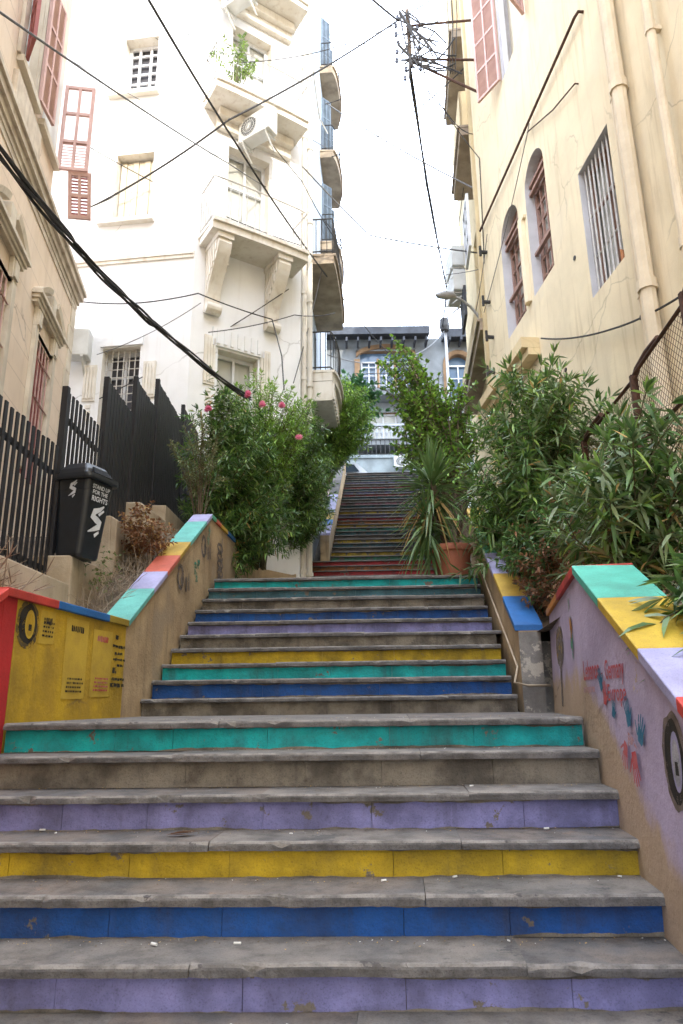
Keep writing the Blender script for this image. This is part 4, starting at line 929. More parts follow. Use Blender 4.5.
mb = MB(); mb.tube([Rf.P(.48, .0, 10.74), Rf.P(.48, .07, 10.74), Rf.P(.60, .07, 10.78), Rf.P(5.4, .06, 10.95)], .022, 6); mb.tube([Rf.P(.85, .0, 9.9), Rf.P(.85, .05, 9.9), Rf.P(1.6, .05, 10.2), Rf.P(2.6, .05, 10.75)], .012, 5)
obj('conduit', mb, M['rust'], rb)
for u, z in ((1.54, 7.59), (.1, 5.8), (2.2, 6.2)): mb = MB(); mb.tube([Rf.P(u, -.01, z), Rf.P(u, .012, z)], .035, 8); obj('wall_vent', mb, M['iron'], rb)
for u, z in ((5.2, 8.4), (5.3, 7.7), (5.25, 9.2), (5.3, 6.9), (5.2, 10.3)): mb = MB(); mb.fb(Rf, u, u + .06, 0, .16, z, z + .05); mb.tube([Rf.P(u + .03, .14, z - .06), Rf.P(u + .03, .14, z + .16)], .028, 7); obj('wall_fixing', mb, M['iron'], rb)
# ------------------------------------------------------------------ far right building
Rg = Fr(3.25, 12.75, 5, -1)
fb_ = thing('apartment_building', 'pale yellow building with jutting balconies beyond the cream building on the right', 'building', Rg.P(0, 0, 5))
mb = MB(); hs = [(.7, 1.5, 10.4, 13.0), (2.2, 3.0, 10.4, 13.0), (.7, 1.5, 14.6, 16.6), (1.2, 2.0, 17.9, 19.8)]
wallgrid(mb, Rg, 0, 6, 3, 26, hs, .2, 0, 0); mb.fb(Rg, 0, 6, -6, -.25, 3, 26); obj('wall', mb, M['cream2'], fb_)
for h in hs: windowbox(fb_, Rg, h, .2, 'louvre')
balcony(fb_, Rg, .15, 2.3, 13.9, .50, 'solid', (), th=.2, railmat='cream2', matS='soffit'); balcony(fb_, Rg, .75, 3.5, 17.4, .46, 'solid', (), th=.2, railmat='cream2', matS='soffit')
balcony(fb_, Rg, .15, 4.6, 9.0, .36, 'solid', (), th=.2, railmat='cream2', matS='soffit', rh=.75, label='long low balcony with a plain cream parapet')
mb = MB(); mb.fb(Rg, .02, .2, .003, .3, 3, 26); obj('pilaster', mb, M['cream2'], fb_)
wn = obj('window_box', frame_mb(Rg, .4, 1.3, 11.2, 12.55, .38, .08, .06, (.85,), (11.65, 12.1)), M['whiteframe'], fb_); obj('pane', pane_mb(Rg, .46, 1.24, 11.26, 12.5, .39), M['glassblue'], wn)
dup(AC0, Rg.P(1.9, .62, 11.45), R(93), 'upper white air conditioner on the balcony of the pale yellow building')
dup(AC0, Rg.P(1.9, .62, 10.8), R(93), 'lower white air conditioner below another on the pale yellow building')
mb = MB(); mb.fb(Rg, 1.2, 2.1, .47, .53, 10.0, 10.75); tag(obj('sign_panel', mb, M['eave'], loc=Rg.P(1.5, .5, 10)), 'blank dark blue panel hung on the balcony of the pale yellow building', 'panel')
# street lamp on the wall
sl_ = thing('street_lamp', 'grey wall mounted street lamp on a curved arm above the plants', 'street lamp', (3.05, 13.4, 9.2))
mb = MB(); mb.tube([(3.06, 13.3, 8.9), (3.05, 13.3, 9.25), (2.97, 13.28, 9.52), (2.8, 13.22, 9.72), (2.6, 13.12, 9.82), (2.42, 13.0, 9.84)], [.035, .034, .033, .03, .028, .026], 8); obj('arm', mb, M['galv'], sl_, smooth=True)
mb = MB(); mb.tube([(2.46, 13.02, 9.85), (2.36, 12.97, 9.84), (2.2, 12.88, 9.79), (2.06, 12.8, 9.74), (2.0, 12.77, 9.73)], [.03, .075, .095, .07, .02], 10); obj('lamp_head', mb, M['galv'], sl_, smooth=True)

# ------------------------------------------------------------------ utility mast on the cream building
um = thing('utility_mast', 'wooden utility mast on wall brackets with insulators and tangled wires', 'utility mast', (2.99, 12.0, 15))
mb = MB(); mb.tube([(1.62, 12.1, 14.9), (1.60, 12.1, 16.5)], .045, 8); obj('mast', mb, M['bark'], um)
for a, b_ in ((Rf.P(5.0, 0, 16.05), (1.6, 12.1, 16.05)), (Rf.P(5.0, 0, 14.95), (1.6, 12.1, 15.12)), (Rf.P(4.85, 0, 13.9), (1.65, 12.1, 15.05))):
    mb = MB(); mb.tube([a, b_], .028, 6); obj('bracket_arm', mb, M['rust'], um)
for i in range(8):
    z = 14.5 + i * .24; x = 1.34 + .03 * math.sin(i * 2) + (.14 if i < 2 else 0); mb = MB()
    mb.lathe((x, 12.05, z), [(0, 0), (.03, .0), (.038, .03), (.02, .06), (.035, .09), (.02, .12), (0, .125)], 9); mb.tube([(x, 12.05, z + .06), (1.6, 12.1, z + .1 if z > 14.9 else 14.95)], .012, 5); obj('insulator', mb, M['insul'], um)
for i in range(5):
    z = 14.7 + i * .28; mb = MB(); x = 1.82 + .05 * math.sin(i * 3)
    mb.lathe((x, 12.0, z), [(0, 0), (.03, .0), (.036, .03), (.02, .06), (.032, .09), (0, .11)], 9); mb.tube([(x, 12.0, z + .05), (1.61, 12.1, z + .2)], .01, 5); obj('insulator', mb, M['insul'], um)
mb = MB()
for i in range(22):
    p0 = Vector((1.35 + U(-.05, .3), 12.0, U(14.6, 16.4))); p1 = Vector((U(1.5, 2.75), 11.95, U(14.4, 16.3))); pts = []
    for j in range(13): t_ = j / 12; q = p0.lerp(p1, t_); q.z -= U(.9, 1.1) * (.3 + .5 * (i % 3)) * t_ * (1 - t_) * (1 if i % 2 else -1); pts.append(q)
    mb.tube(pts, .019, 5)
for i in range(3): mb.tube([(2.5 + .1 * i, 12, 18), (2.48 + .1 * i, 12, 16.2), (2.45 + .05 * i, 12, 14.6)], .01, 5)
obj('jumper_wire', mb, M['cable'], um)

# ------------------------------------------------------------------ far house
hx = Fr(-1.2, 31, 90, 1)                         # u along +X
fh = thing('old_house', 'old grey blue house with ochre arched windows at the top of the stairs', 'house', (2.5, 31, 9.2))
mb = MB(); hs = [(2.2, 4.7, 16.0, 18.25), (6.45, 7.5, 15.7, 18.0, True), (2.6, 3.9, 13.0, 15.0), (-1.2, -.2, 16.0, 18.0), (6.3, 7.4, 12.6, 14.8)]
wallgrid(mb, hx, -6, 16, 9, 18.9, hs, .3, 0, 1); mb.fb(hx, -6, 16, -8, -.35, 9, 18.9); obj('wall', mb, [M['farwall'], M['farstone']], fh)
mb = MB(); mb.hexa([(-7.5, 30.2, 18.75), (4.35, 30.2, 18.75), (4.35, 39, 20.3), (-7.5, 39, 20.3), (-7.5, 30.2, 19.15), (4.35, 30.2, 19.15), (4.35, 39, 20.8), (-7.5, 39, 20.8)])
mb.hexa([(5.0, 30.2, 18.55), (15, 30.2, 18.55), (15, 39, 20.3), (5.0, 39, 20.3), (5.0, 30.2, 19.0), (15, 30.2, 19.0), (15, 39, 20.8), (5.0, 39, 20.8)])
for i in range(40): x = -7.4 + i * .55; mb.box(x, x + .09, 30.12, 30.9, 18.35, 18.55) if not 4.2 < x < 5.0 else None
obj('roof', mb, M['eave'], fh)
wn = obj('window', pane_mb(hx, 2.2, 4.7, 16.0, 18.25, -.28), M['glassblue'], fh); wn['label'] = 'triple arched window with ochre stone surround'
mb = MB()
for k in range(3):
    a = 2.24 + k * .84; b_ = a + .76
    for q in (frame_mb(hx, a, b_, 16.02, 17.75, -.2, .07, .06, (a + .38,), (16.5, 17.0, 17.45)),): mb.add(q.v, q.f)
obj('frame', mb, M['whiteframe'], wn)
mb = MB(); n = 16
for i in range(n):
    x0 = 2.0 + 2.9 * i / n; x1 = 2.0 + 2.9 * (i + 1) / n; f_ = lambda x: 17.75 + .62 * math.sqrt(max(0, 1 - ((x - 3.45) / 1.5) ** 2))
    mb.hexa([hx.P(x0, .003, f_(x0)), hx.P(x1, .003, f_(x1)), hx.P(x1, .09, f_(x1)), hx.P(x0, .09, f_(x0)), hx.P(x0, .003, f_(x0) + .22), hx.P(x1, .003, f_(x1) + .22), hx.P(x1, .09, f_(x1) + .22), hx.P(x0, .09, f_(x0) + .22)])
    if f_((x0 + x1) / 2) < 18.25 : mb.hexa([hx.P(x0, -.1, f_(x0)), hx.P(x1, -.1, f_(x1)), hx.P(x1, .0, f_(x1)), hx.P(x0, .0, f_(x0)), hx.P(x0, -.1, 18.3), hx.P(x1, -.1, 18.3), hx.P(x1, .0, 18.3), hx.P(x0, .0, 18.3)])
for u in (1.92, 3.0, 3.84, 4.72): mb.fb(hx, u, u + (.26 if u in (1.92, 4.72) else .12), -.1, .085, 15.95, 17.8)
obj('stone_surround', mb, M['farstone'], wn)
a, b_, c, d = 6.45, 7.5, 15.7, 18.0
wn = obj('window', pane_mb(hx, a, b_, c, d, -.28), M['glassblue'], fh); wn['label'] = 'single arched window on the right of the old house'
obj('frame', frame_mb(hx, a, b_, c, 17.5, -.2, .07, .06, (6.97,), (16.2, 16.8)), M['whiteframe'], wn)
mb = MB(); pts = [(6.33, 15.6)] + [(6.33, 17.45)] + [(6.975 - .645 * math.cos(math.pi * i / 10), 17.45 + .66 * math.sin(math.pi * i / 10)) for i in range(1, 10)] + [(7.62, 17.45), (7.62, 15.6)]
mb.tube([hx.P(u, .03, z) for u, z in pts], .13, 6); obj('stone_surround', mb, M['farstone'], wn)
for h in hs[2:]: windowbox(fh, hx, h, .3, 'plain')
balcony(fh, hx, 1.8, 5.3, 15.5, 1.0, 'iron', (), th=.2, railmat='iron', matS='farwall', rh=.8)
bl = balcony(fh, hx, 1.4, 5.6, 12.95, 1.1, 'none', (), th=.22, railmat='farwall', matS='farwall', rh=.02, label='lower balcony with a white baluster parapet')
mb = MB()
for i in range(19): mb.lathe((.35 + i * .22, 29.95, 13.24), [(.05, 0), (.05, .05), (.03, .12), (.075, .3), (.035, .5), (.05, .58), (.05, .62)], 8)
mb.box(.25, 4.5, 29.87, 30.03, 13.86, 13.96); obj('balustrade', mb, M['farbal'], bl)
mb = MB(); mb.box(5.0, 5.12, 29.9, 30.02, 9, 19.3); obj('drainpipe', mb, M['galv'], fh)
mb = MB(); mb.box(-7, 12, 29.5, 29.8, 9.1, 12.15); mb.box(-7, 12, 29.44, 29.86, 12.153, 12.3); tag(obj('retaining_wall', mb, M['lowwall'], loc=(2, 29.6, 9.1)), 'pale blue grey wall along the upper street behind the car', 'wall')
mb = MB(); mb.tube([(-7, 29.65, 13.1), (12, 29.65, 13.1)], .03, 5)
for i in range(95): mb.tube([(-7 + i * .2, 29.65, 12.28), (-7 + i * .2, 29.65, 13.1)], .018, 4, 0, False)
tag(obj('iron_railing', mb, M['iron'], loc=(2, 29.65, 12.3)), 'dark iron railing on top of the pale wall by the upper street', 'railing')
dup(AC0, (2.75, 29.25, 11.55), 0, 'air conditioner with round fan on the pale wall at the top of the stairs')

# ------------------------------------------------------------------ parked car at the top (side on, tail to the right)
car = thing('parked_car', 'white hatchback parked side on at the top of the stairs', 'car', (-.95, 26.2, 9.15))
cx, cy, cz = -.95, 26.2, 9.15
prof = [(-2.0, .32), (-2.05, .55), (-1.95, .72), (-1.1, .92), (-.55, 1.32), (-.1, 1.45), (.9, 1.45), (1.6, 1.38), (1.93, 1.0), (2.02, .90), (2.04, .55), (1.98, .32)]
def half(z): return .84 - max(0, z - .9) * .34
mb = MB(); n = len(prof); vs = [(cx + x, cy - half(z), cz + z) for x, z in prof] + [(cx + x, cy + half(z), cz + z) for x, z in prof]
mb.add(vs, [(i, (i + 1) % n, n + (i + 1) % n, n + i) for i in range(n)])
mb.add(vs, [tuple(range(n))[::-1], tuple(range(n, 2 * n))]); obj('body', mb, M['carwhite'], car, bevel=.05, smooth=True)
for s in (-1, 1):
    for pl in ([(-.85, .97), (-.46, 1.29), (-.05, 1.38), (.12, 1.38), (.12, .97)], [(.2, .97), (.2, 1.38), (.95, 1.385), (1.45, 1.33), (1.66, 1.0)]):
        mb = MB(); mb.add([(cx + x, cy + s * (half(z) + .006), cz + z) for x, z in pl], [tuple(range(len(pl)))]); obj('side_window', mb, M['glass'], car)
mb = MB(); mb.add([(cx + 1.66, cy - .6, cz + 1.34), (cx + 1.66, cy + .6, cz + 1.34), (cx + 1.94, cy + .68, cz + 1.02), (cx + 1.94, cy - .68, cz + 1.02)], [(0, 1, 2, 3)]); obj('rear_window', mb, M['glass'], car)
for s in (-1, 1):
    mb = MB(); mb.box(cx + 1.93, cx + 2.055, cy + s * .72 - .1, cy + s * .72 + .1, cz + .68, cz + .9); obj('tail_light', mb, M['lampred'], car)
    for x in (-1.3, 1.25):
        mb = MB(); mb.tube([(cx + x, cy + s * .66, cz + .31), (cx + x, cy + s * .86, cz + .31)], .31, 18); wl = obj('wheel', mb, M['tyre'], car)
        mb = MB(); mb.tube([(cx + x, cy + s * .86, cz + .31), (cx + x, cy + s * .87, cz + .31)], .19, 14); obj('rim', mb, M['galv'], wl)
#PART3
# ------------------------------------------------------------------ unseen building across the lower street, added and sized to shade steps and facades
mb = MB(); bx = Fr(-1.5, -20, 90, -1); hs = [(i * 4 + 1.2, i * 4 + 2.6, j * 3.4 + 1.2, j * 3.4 + 3.0) for i in range(4) for j in range(7)]
wallgrid(mb, bx, 0, 16, 0, 27.2, hs, .25); mb.box(-1.5, 14.5, -32, -20.28, 0, 27.2); mb.box(-1.9, 14.9, -32, -19.6, 27.203, 27.5)
struct('unseen_shade_building', mb, M['cream2'])

# ------------------------------------------------------------------ vegetation
def bez(a, b, c, n):
    return [a * (1 - t) ** 2 + b * 2 * t * (1 - t) + c * t * t for t in [i / n for i in range(n + 1)]]
def pick(ws):
    r = U(0, sum(ws)); 
    for i, x in enumerate(ws):
        r -= x
        if r <= 0: return i
    return len(ws) - 1
def oleander(name, label, cat, base, crowns, nst, L, W, mats, wts, step=.04, whorl=3, r0=.014, twigs=3, droop=.25, start=.35, stemmat='stem', group=None, spread=.18, tilt=.6):
    """shrub: woody stems from the base into one or more ellipsoid crowns, each stem and twig carrying whorls of narrow leaves"""
    base = Vector(base); t = thing(name, label, cat, base, group); st = MB(); fo = MB()
    tot = sum(c[2] if len(c) > 2 else 1 for c in crowns)
    def leaves(pts, s, sc_):
        ln = 0; acc = 0
        for i in range(1, len(pts)):
            d = pts[i] - pts[i - 1]; l = d.length
            if l < 1e-6: continue
            d.normalize(); acc += l
            k = i / (len(pts) - 1)
            if k < s: acc = 0; continue
            while acc > step:
                acc -= step; p = pts[i] - d * acc; a0 = U(0, 6.28); e = d.orthogonal().normalized(); f = d.cross(e)
                for w_ in range(whorl):
                    if U(0, 1) < .12: continue
                    a = a0 + 6.283 * w_ / whorl + U(-.4, .4)
                    dr = d * U(.25, 1.0) * tilt + (e * math.cos(a) + f * math.sin(a)); sz = U(.6, 1.12) * sc_
                    fo.leaf(p, dr, L * sz, W * U(.8, 1.15), droop * U(.3, 1.6), pick(wts))
        d = (pts[-1] - pts[-2]).normalized()
        for w_ in range(7): fo.leaf(pts[-1], d + Vector((U(-.6, .6), U(-.6, .6), U(-.3, .5))), L * U(.6, 1), W * U(.7, 1), droop * .5, pick(wts[:max(1, len(wts))]))
    for k in range(nst):
        r = U(0, tot); 
        for cr in crowns:
            r -= cr[2] if len(cr) > 2 else 1
            if r <= 0: break
        c, rad = Vector(cr[0]), cr[1]
        while True:
            q = Vector((U(-1, 1), U(-1, 1), U(-1, 1)))
            if .3 < q.length < 1: break
        q = q.normalized() * (q.length ** .45)
        tg = c + Vector((q.x * rad[0], q.y * rad[1], q.z * rad[2]))
        b0 = base + Vector((U(-spread, spread), U(-spread, spread), 0)); v = tg - b0
        ctl = b0 + Vector((v.x * .25, v.y * .25, max(v.z * .75, .25 + .3 * v.length * .4))) + Vector((U(-.1, .1), U(-.1, .1), 0))
        pts = bez(b0, ctl, tg, 14)
        if tg.z < c.z - rad[2] * .2: pts[-1].z -= .03
        st.tube(pts, [r0 * (1 - .75 * i / 14) for i in range(15)], 5)
        leaves(pts, start, 1)
        for _ in range(twigs):
            i = int(U(6, 13)); p = pts[i]; d = (pts[i + 1 if i < 14 else i] - pts[i - 1]).normalized()
            dv = (d * .5 + Vector((U(-1, 1), U(-1, 1), U(-.3, .9)))).normalized(); ll = U(.2, .45) * (rad[0] + rad[2]) * .6
            e = p + dv * ll; tp = bez(p, p + dv * ll * .5 + Vector((0, 0, .03)), e, 5); st.tube(tp, [r0 * .35, r0 * .33, r0 * .3, r0 * .25, r0 * .2, r0 * .14], 4); leaves(tp, .15, .9)
    obj('stem', st, M[stemmat], t); obj('foliage', fo, [LF[m] for m in mats], t); return t
big = oleander('oleander_bush', 'large dark oleander bush with pink flowers, spilling over the left wall', 'bush', (-1.95, 10.2, 3.72),
         [((-1.66, 10.2, 4.95), (.72, .8, 1.5), 1.5), ((-1.25, 10.6, 4.6), (.55, .8, .95), 1.0)], 160, .15, .024, ['dark', 'mid', 'pale', 'grey', 'dry'], [4, 4, 1.2, 1, .12], step=.045, twigs=4)
for p in ((-1.36, 9.42, 5.96), (-.85, 9.5, 5.83), (-1.95, 9.5, 5.79), (-.62, 9.9, 5.46), (-1.16, 9.55, 5.87)):
    mb = MB(); p = Vector(p)
    for c in range(3):
        q = p + Vector((U(-.035, .035), U(-.03, .03), U(-.035, .035)))
        for a in range(9): an = a * .7; mb.leaf(q, Vector((math.cos(an), -.45 - .3 * (a % 2), math.sin(an))), .055, .042, -.1, 0, U(-.2, .2))
    obj('flower', mb, M['flower'], big)
oleander('oleander_bush', 'tall pale green feathery shrub rising out of the back of the flowering oleander', 'bush', (-1.45, 11.3, 3.76), [((-1.25, 11.0, 6.25), (.8, .5, .9))], 75, .13, .018, ['pale', 'mid', 'bright'], [4, 1, 3], step=.045, twigs=4)
oleander('oleander_bush', 'mid green oleander overhanging the foot of the far flight, behind the flowering one', 'bush', (-1.1, 13.0, 3.9), [((-.72, 12.7, 5.9), (.60, .8, 1.45), 2), ((-.55, 14.6, 6.0), (.42, .8, .9), 1)], 150, .13, .022, ['mid', 'dark', 'pale'], [4, 3, 1.4], step=.045, twigs=4)
oleander('shrub', 'light green loose shrub leaning over the upper left of the far flight', 'bush', (-.62, 16.4, 6.2), [((.05, 16.5, 8.65), (.9, .8, 1.1))], 125, .14, .03, ['pale', 'mid', 'bright'], [4, 3, 2], step=.055, twigs=4)
oleander('olive_shrub', 'small dusty grey shrub on a thin bare trunk beside the slat fence', 'bush', (-1.86, 8.85, 3.72), [((-1.9, 8.9, 4.95), (.42, .35, .42))], 22, .06, .016, ['olive', 'grey'], [3, 2], step=.035, r0=.008, spread=.02, start=.6, stemmat='bark', twigs=4)
oleander('rubber_plant', 'dark glossy rubber plant by the upper street, left of the old house windows', 'plant', (-.35, 24.3, 9.15), [((.55, 24.6, 12.7), (.95, .7, 1.35))], 34, .26, .12, ['rubber', 'dark'], [4, 1], step=.09, twigs=3, stemmat='bark', start=.55)
oleander('leafy_tree', 'bright green broad leaved tree behind the potted yucca', 'tree', (2.35, 13.4, 4.2), [((1.95, 13.9, 7.3), (.95, .9, 1.2), 2), ((1.25, 13.9, 8.7), (.42, .45, .75), .6)], 115, .13, .062, ['bright', 'pale', 'mid'], [3, 3, 3], step=.075, whorl=2, r0=.03, twigs=4, stemmat='bark', start=.5, spread=.12)
oleander('oleander_bush', 'tall oleander behind the sloping right wall with long upright sprays', 'bush', (2.3, 7.9, 3.0), [((2.35, 7.9, 4.15), (.82, 1.2, 1.5))], 104, .20, .028, ['mid', 'dark', 'grey', 'pale', 'dry'], [3, 2, 3, 1.4, .15], step=.055, twigs=3)
oleander('oleander_bush', 'grey green oleander with long leaves against the wire mesh fence on the right', 'bush', (2.15, 5.1, 2.15), [((2.15, 5.1, 3.0), (.62, .9, .9))], 64, .21, .030, ['grey', 'mid', 'dark', 'pale', 'dry'], [4, 2.6, 2, .8, .15], step=.06, twigs=2, droop=.4)
oleander('oleander_bush', 'nearest oleander sprays at the right edge, hanging over the lavender coping', 'bush', (1.95, 3.25, 1.85), [((1.62, 3.05, 2.0), (.26, .35, .28))], 15, .25, .033, ['mid', 'grey', 'dark'], [3, 3, 2], step=.06, twigs=1, spread=.08, start=.4, droop=.35)
oleander('dead_shrub', 'brown dead leafy shrub behind the peak of the lavender wall', 'bush', (2.1, 6.5, 2.25), [((2.0, 6.5, 2.75), (.36, .5, .42))], 40, .07, .022, ['brown', 'dark', 'brown'], [4, 1.2, 2], step=.035, r0=.006, stemmat='twig')
oleander('fern_bush', 'low bright feathery plant on top of the right wall near the pot', 'plant', (2.0, 8.0, 3.15), [((1.88, 8.0, 3.8), (.40, .45, .32))], 60, .05, .012, ['mid', 'bright', 'dark'], [4, 1.5, 1.5], step=.02, r0=.006, twigs=4)
oleander('low_hedge', 'dark low leaves along the foot of the oleander on the right', 'bush', (2.15, 7.1, 2.7), [((2.05, 7.0, 3.1), (.45, .9, .5))], 50, .11, .024, ['dark', 'mid', 'brown'], [4, 2, .8], step=.045, twigs=3)
oleander('dead_shrub', 'rust brown dead shrub beside the beige plinth below the slat fence', 'bush', (-2.1, 7.2, 2.95), [((-2.08, 7.25, 3.42), (.30, .35, .30))], 30, .05, .022, ['brown', 'dry'], [5, 1], step=.03, r0=.005, stemmat='twig', twigs=4)
oleander('weed', 'thin weed with a few green leaves in front of the beige plinth', 'plant', (-2.2, 6.3, 2.5), [((-2.2, 6.35, 2.85), (.14, .2, .24))], 9, .035, .018, ['olive', 'mid'], [2, 1], step=.05, r0=.003, twigs=2, stemmat='twig')
oleander('potted_plant', 'straggly green plant on the middle balcony of the white building', 'plant', A2.P(.45, .6, 13.62), [(A2.P(.42, .6, 14.35), (.45, .3, .55))], 12, .10, .035, ['pale', 'grey'], [2, 2], step=.07, twigs=2, r0=.008)
# dry grass and twigs
def twigs(label, base, n, h, w_, mat_='twig', lean=0):
    mb = MB()
    for i in range(n):
        b0 = Vector(base) + Vector((U(-w_, w_), U(-w_ * 1.6, w_ * 1.6), 0)); d = Vector((U(-.6, .6) + lean, U(-.5, .5), 1)).normalized(); l = h * U(.4, 1)
        pts = bez(b0, b0 + d * l * .5 + Vector((U(-.08, .08), U(-.08, .08), 0)), b0 + d * l + Vector((U(-.1, .1), U(-.1, .1), -.05)), 6); mb.tube(pts, [.007 * (1 - k / 8) for k in range(7)], 4)
        for _ in range(2):
            p = pts[int(U(2, 6))]; mb.tube([p, p + Vector((U(-1, 1), U(-1, 1), U(.1, 1))).normalized() * l * .4], [.004, .002], 3)
    return tag(obj('dry_twigs', mb, M[mat_], loc=base), label, 'plant')
twigs('pale bare dry twigs behind the yellow wall at the left edge', (-2.35, 4.5, 2.16), 26, .62, .14, 'twig', .15)
mb = MB()
for k in range(260):
    p = Vector((U(-2.3, -1.98), U(5.9, 8.2), 0)); p.z = 2.25 + max(0, (p.y - 5.8)) * .54 + .02; d = Vector((U(-1, 1), U(-1, 1), U(.2, 1.2))).normalized(); mb.tube([p, p + d * U(.06, .2), p + d * U(.16, .3) - Vector((0, 0, .04))], [.003, .0025, .0015], 3)
tag(obj('dry_grass', mb, M['twig'], loc=(-2.1, 7, 2.5)), 'tangle of dry grass on the bank behind the rainbow coping', 'grass', kind='stuff')
mb = MB()
for k in range(900):
    y = U(3, 8.6); x = U(1.75 + max(0, min(.42, (y - 4.1) * .2)), 2.95) ; z = max(.0, 0) + (2.22 if y < 6.3 else 2.22 + (y - 6.3) * .58) + (0 if y > 4.3 else -(4.3 - y) * .52); mb.leaf(Vector((x, y, z + U(.0, .08))), Vector((U(-1, 1), U(-1, 1), U(-.1, .5))), .08, .025, .2, pick([3, 2]))
tag(obj('leaf_litter', mb, [LF['brown'], LF['dry']], loc=(2.2, 6, 2.2)), 'fallen brown leaves on the soil of the right planter', 'leaf litter', kind='stuff')

# ------------------------------------------------------------------ potted yucca
pot = thing('flower_pot', 'large terracotta pot standing at the top of the middle flight', 'pot', (1.43, 8.9, 3.125))
mb = MB(); mb.lathe((1.43, 8.9, 3.125), [(0, 0), (.185, 0), (.19, .01), (.238, .33), (.24, .335), (.262, .34), (.268, .355), (.268, .42), (.255, .43), (.235, .425), (.225, .37), (0, .368)], 32); obj('body', mb, M['terra'], pot, smooth=True)
mb = MB(); mb.lathe((1.43, 8.9, 3.125), [(.0, .372), (.1, .385), (.224, .372)], 20); obj('soil', mb, M['soil'], pot)
yu = thing('yucca', 'spiky yucca with drooping leaf skirt growing in the terracotta pot', 'plant', (1.38, 8.9, 3.5))
st = MB(); heads = [(Vector((1.20, 8.85, 4.50)), 230, .58), (Vector((1.10, 8.8, 4.0)), 90, .5), (Vector((1.16, 8.95, 3.7)), 50, .34)]
for h, n, l in heads[:1]: st.tube(bez(Vector((1.36, 8.9, 3.48)), Vector((1.30, 8.88, 3.9)), h, 8), [.05, .05, .048, .046, .045, .044, .042, .04, .03], 8)
st.tube(bez(Vector((1.36, 8.9, 3.48)), Vector((1.36, 8.85, 3.8)), heads[1][0], 6), .03, 7)
st.tube(bez(Vector((1.50, 8.92, 3.48)), Vector((1.52, 8.95, 3.9)), Vector((1.78, 8.95, 4.35)), 8), .022, 7)
obj('trunk', st, M['bark'], yu)
fo = MB()
for hi, (h, n, l) in enumerate(heads):
    for k in range(n):
        e = R(86 - 150 * (k / n) ** (1.35 if hi == 0 else .7) + U(-10, 10)); a = U(0, 6.283); d = Vector((math.cos(a) * math.cos(e), math.sin(a) * math.cos(e), math.sin(e)))
        fo.leaf(h - Vector((0, 0, .30 * k / n)), d, l * U(.85, 1.25), .036, .06 + .5 * k / n, 0 if k < n * .75 else pick([2, 1]) if hi == 0 else 0, U(-.3, .3))
h = Vector((1.80, 8.95, 4.38))
for k in range(60):
    e = R(70 - 110 * k / 60 + U(-12, 12)); a = U(0, 6.283); fo.leaf(h - Vector((.05 * k / 60, 0, .18 * k / 60)), Vector((math.cos(a) * math.cos(e), math.sin(a) * math.cos(e), math.sin(e))), U(.28, .42), .026, .5, 2)
obj('foliage', fo, [LF['yucca'], LF['dry'], LF['mid']], yu)

# ------------------------------------------------------------------ wire mesh fence on the right
mf = thing('mesh_fence', 'rusty brown wire mesh fence with bent top posts at the right edge', 'fence', (2.6, 5, 2.2))
pan = [((2.44, 3.2), (2.56, 4.58), 2.1, 4.5, 4.5), ((2.56, 4.62), (2.62, 5.7), 2.2, 4.42, 4.38), ((2.62, 5.74), (2.70, 7.3), 2.3, 4.34, 4.36)]
for (a, b_, z0, za, zb) in pan:
    mb = MB(); A = Vector((*a, 0)); B = Vector((*b_, 0)); ln = (B - A).length; H = za - z0; s_ = .062
    k = -H
    while k < ln:
        for sgn in (1, -1):
            x0, x1 = max(0, k), min(ln, k + H); 
            if x1 <= x0: continue
            za0, zb0 = (x0 - k, x1 - k) if sgn > 0 else (H - (x0 - k), H - (x1 - k))
            p = A.lerp(B, x0 / ln); q = A.lerp(B, x1 / ln); mb.tube([(p.x + .003 * sgn, p.y, z0 + za0), (q.x + .003 * sgn, q.y, z0 + zb0)], .0024, 3, 0, False)
        k += s_
    obj('wire_mesh', mb, M['rust'], mf)
    for z_a, z_b in ((za + .02, zb + .02), (z0, z0), ((z0 + za) / 2 + .45, (z0 + za) / 2 + .45)): mb = MB(); mb.tube([(a[0], a[1], z_a), (b_[0], b_[1], z_b)], .018, 6); obj('rail', mb, M['rust'], mf)
for (x, y, z) in ((2.56, 4.6, 4.52), (2.62, 5.72, 4.40), (2.70, 7.3, 4.38), (2.44, 3.2, 4.5)):
    mb = MB(); mb.box(x - .03, x + .03, y - .02, y + .02, 1.9, z); mb.tube([(x, y, z - .05), (x + .02, y - .05, z + .04), (x + .05, y - .2, z + .12), (x + .06, y - .42, z + .14)], .028, 7); obj('post', mb, M['rust'], mf)

# ------------------------------------------------------------------ cables
wire('cable_bundle', 'thick bundle of sagging black cables from the left edge into the oleander', [(-2.0, 2.2, 4.62), (-2.4, 5.5, 5.66), (-2.21, 7.5, 6.01), (-1.4, 10.0, 6.17)], .014, strands=4, spread=.035, sag=.03)
wire('cable', 'single grey cable crossing from the top left corner to the white corner building', [(-2.9, 3.0, 5.2), (-2.64, 4.0, 6.69), (-2.03, 11.0, 11.45), (-1.0, 14.2, 13.2)], .011, 'cablegrey', .05)
wire('cable', 'thick black cable running diagonally in front of the white building down to the old house', [(-2.15, 5.6, 9.1), (-1.68, 9.5, 10.55), (-.776, 12.3, 10.74), (1.14, 22.0, 14.04), (4.15, 29.9, 15.3)], .017, 'cable', .04)
wire('cable', 'black cable from the utility mast across to the left side of the white building', [(1.6, 12.1, 16.4), (-2.14, 11.3, 12.77), (-5.05, 11.9, 11.2)], .020, 'cable', .12)
wire('cable', 'dark cable entering from the top edge to the insulators', [(-.6, 6.5, 11.2), (1.4, 12.1, 16.2)], .024, 'cable', .1)
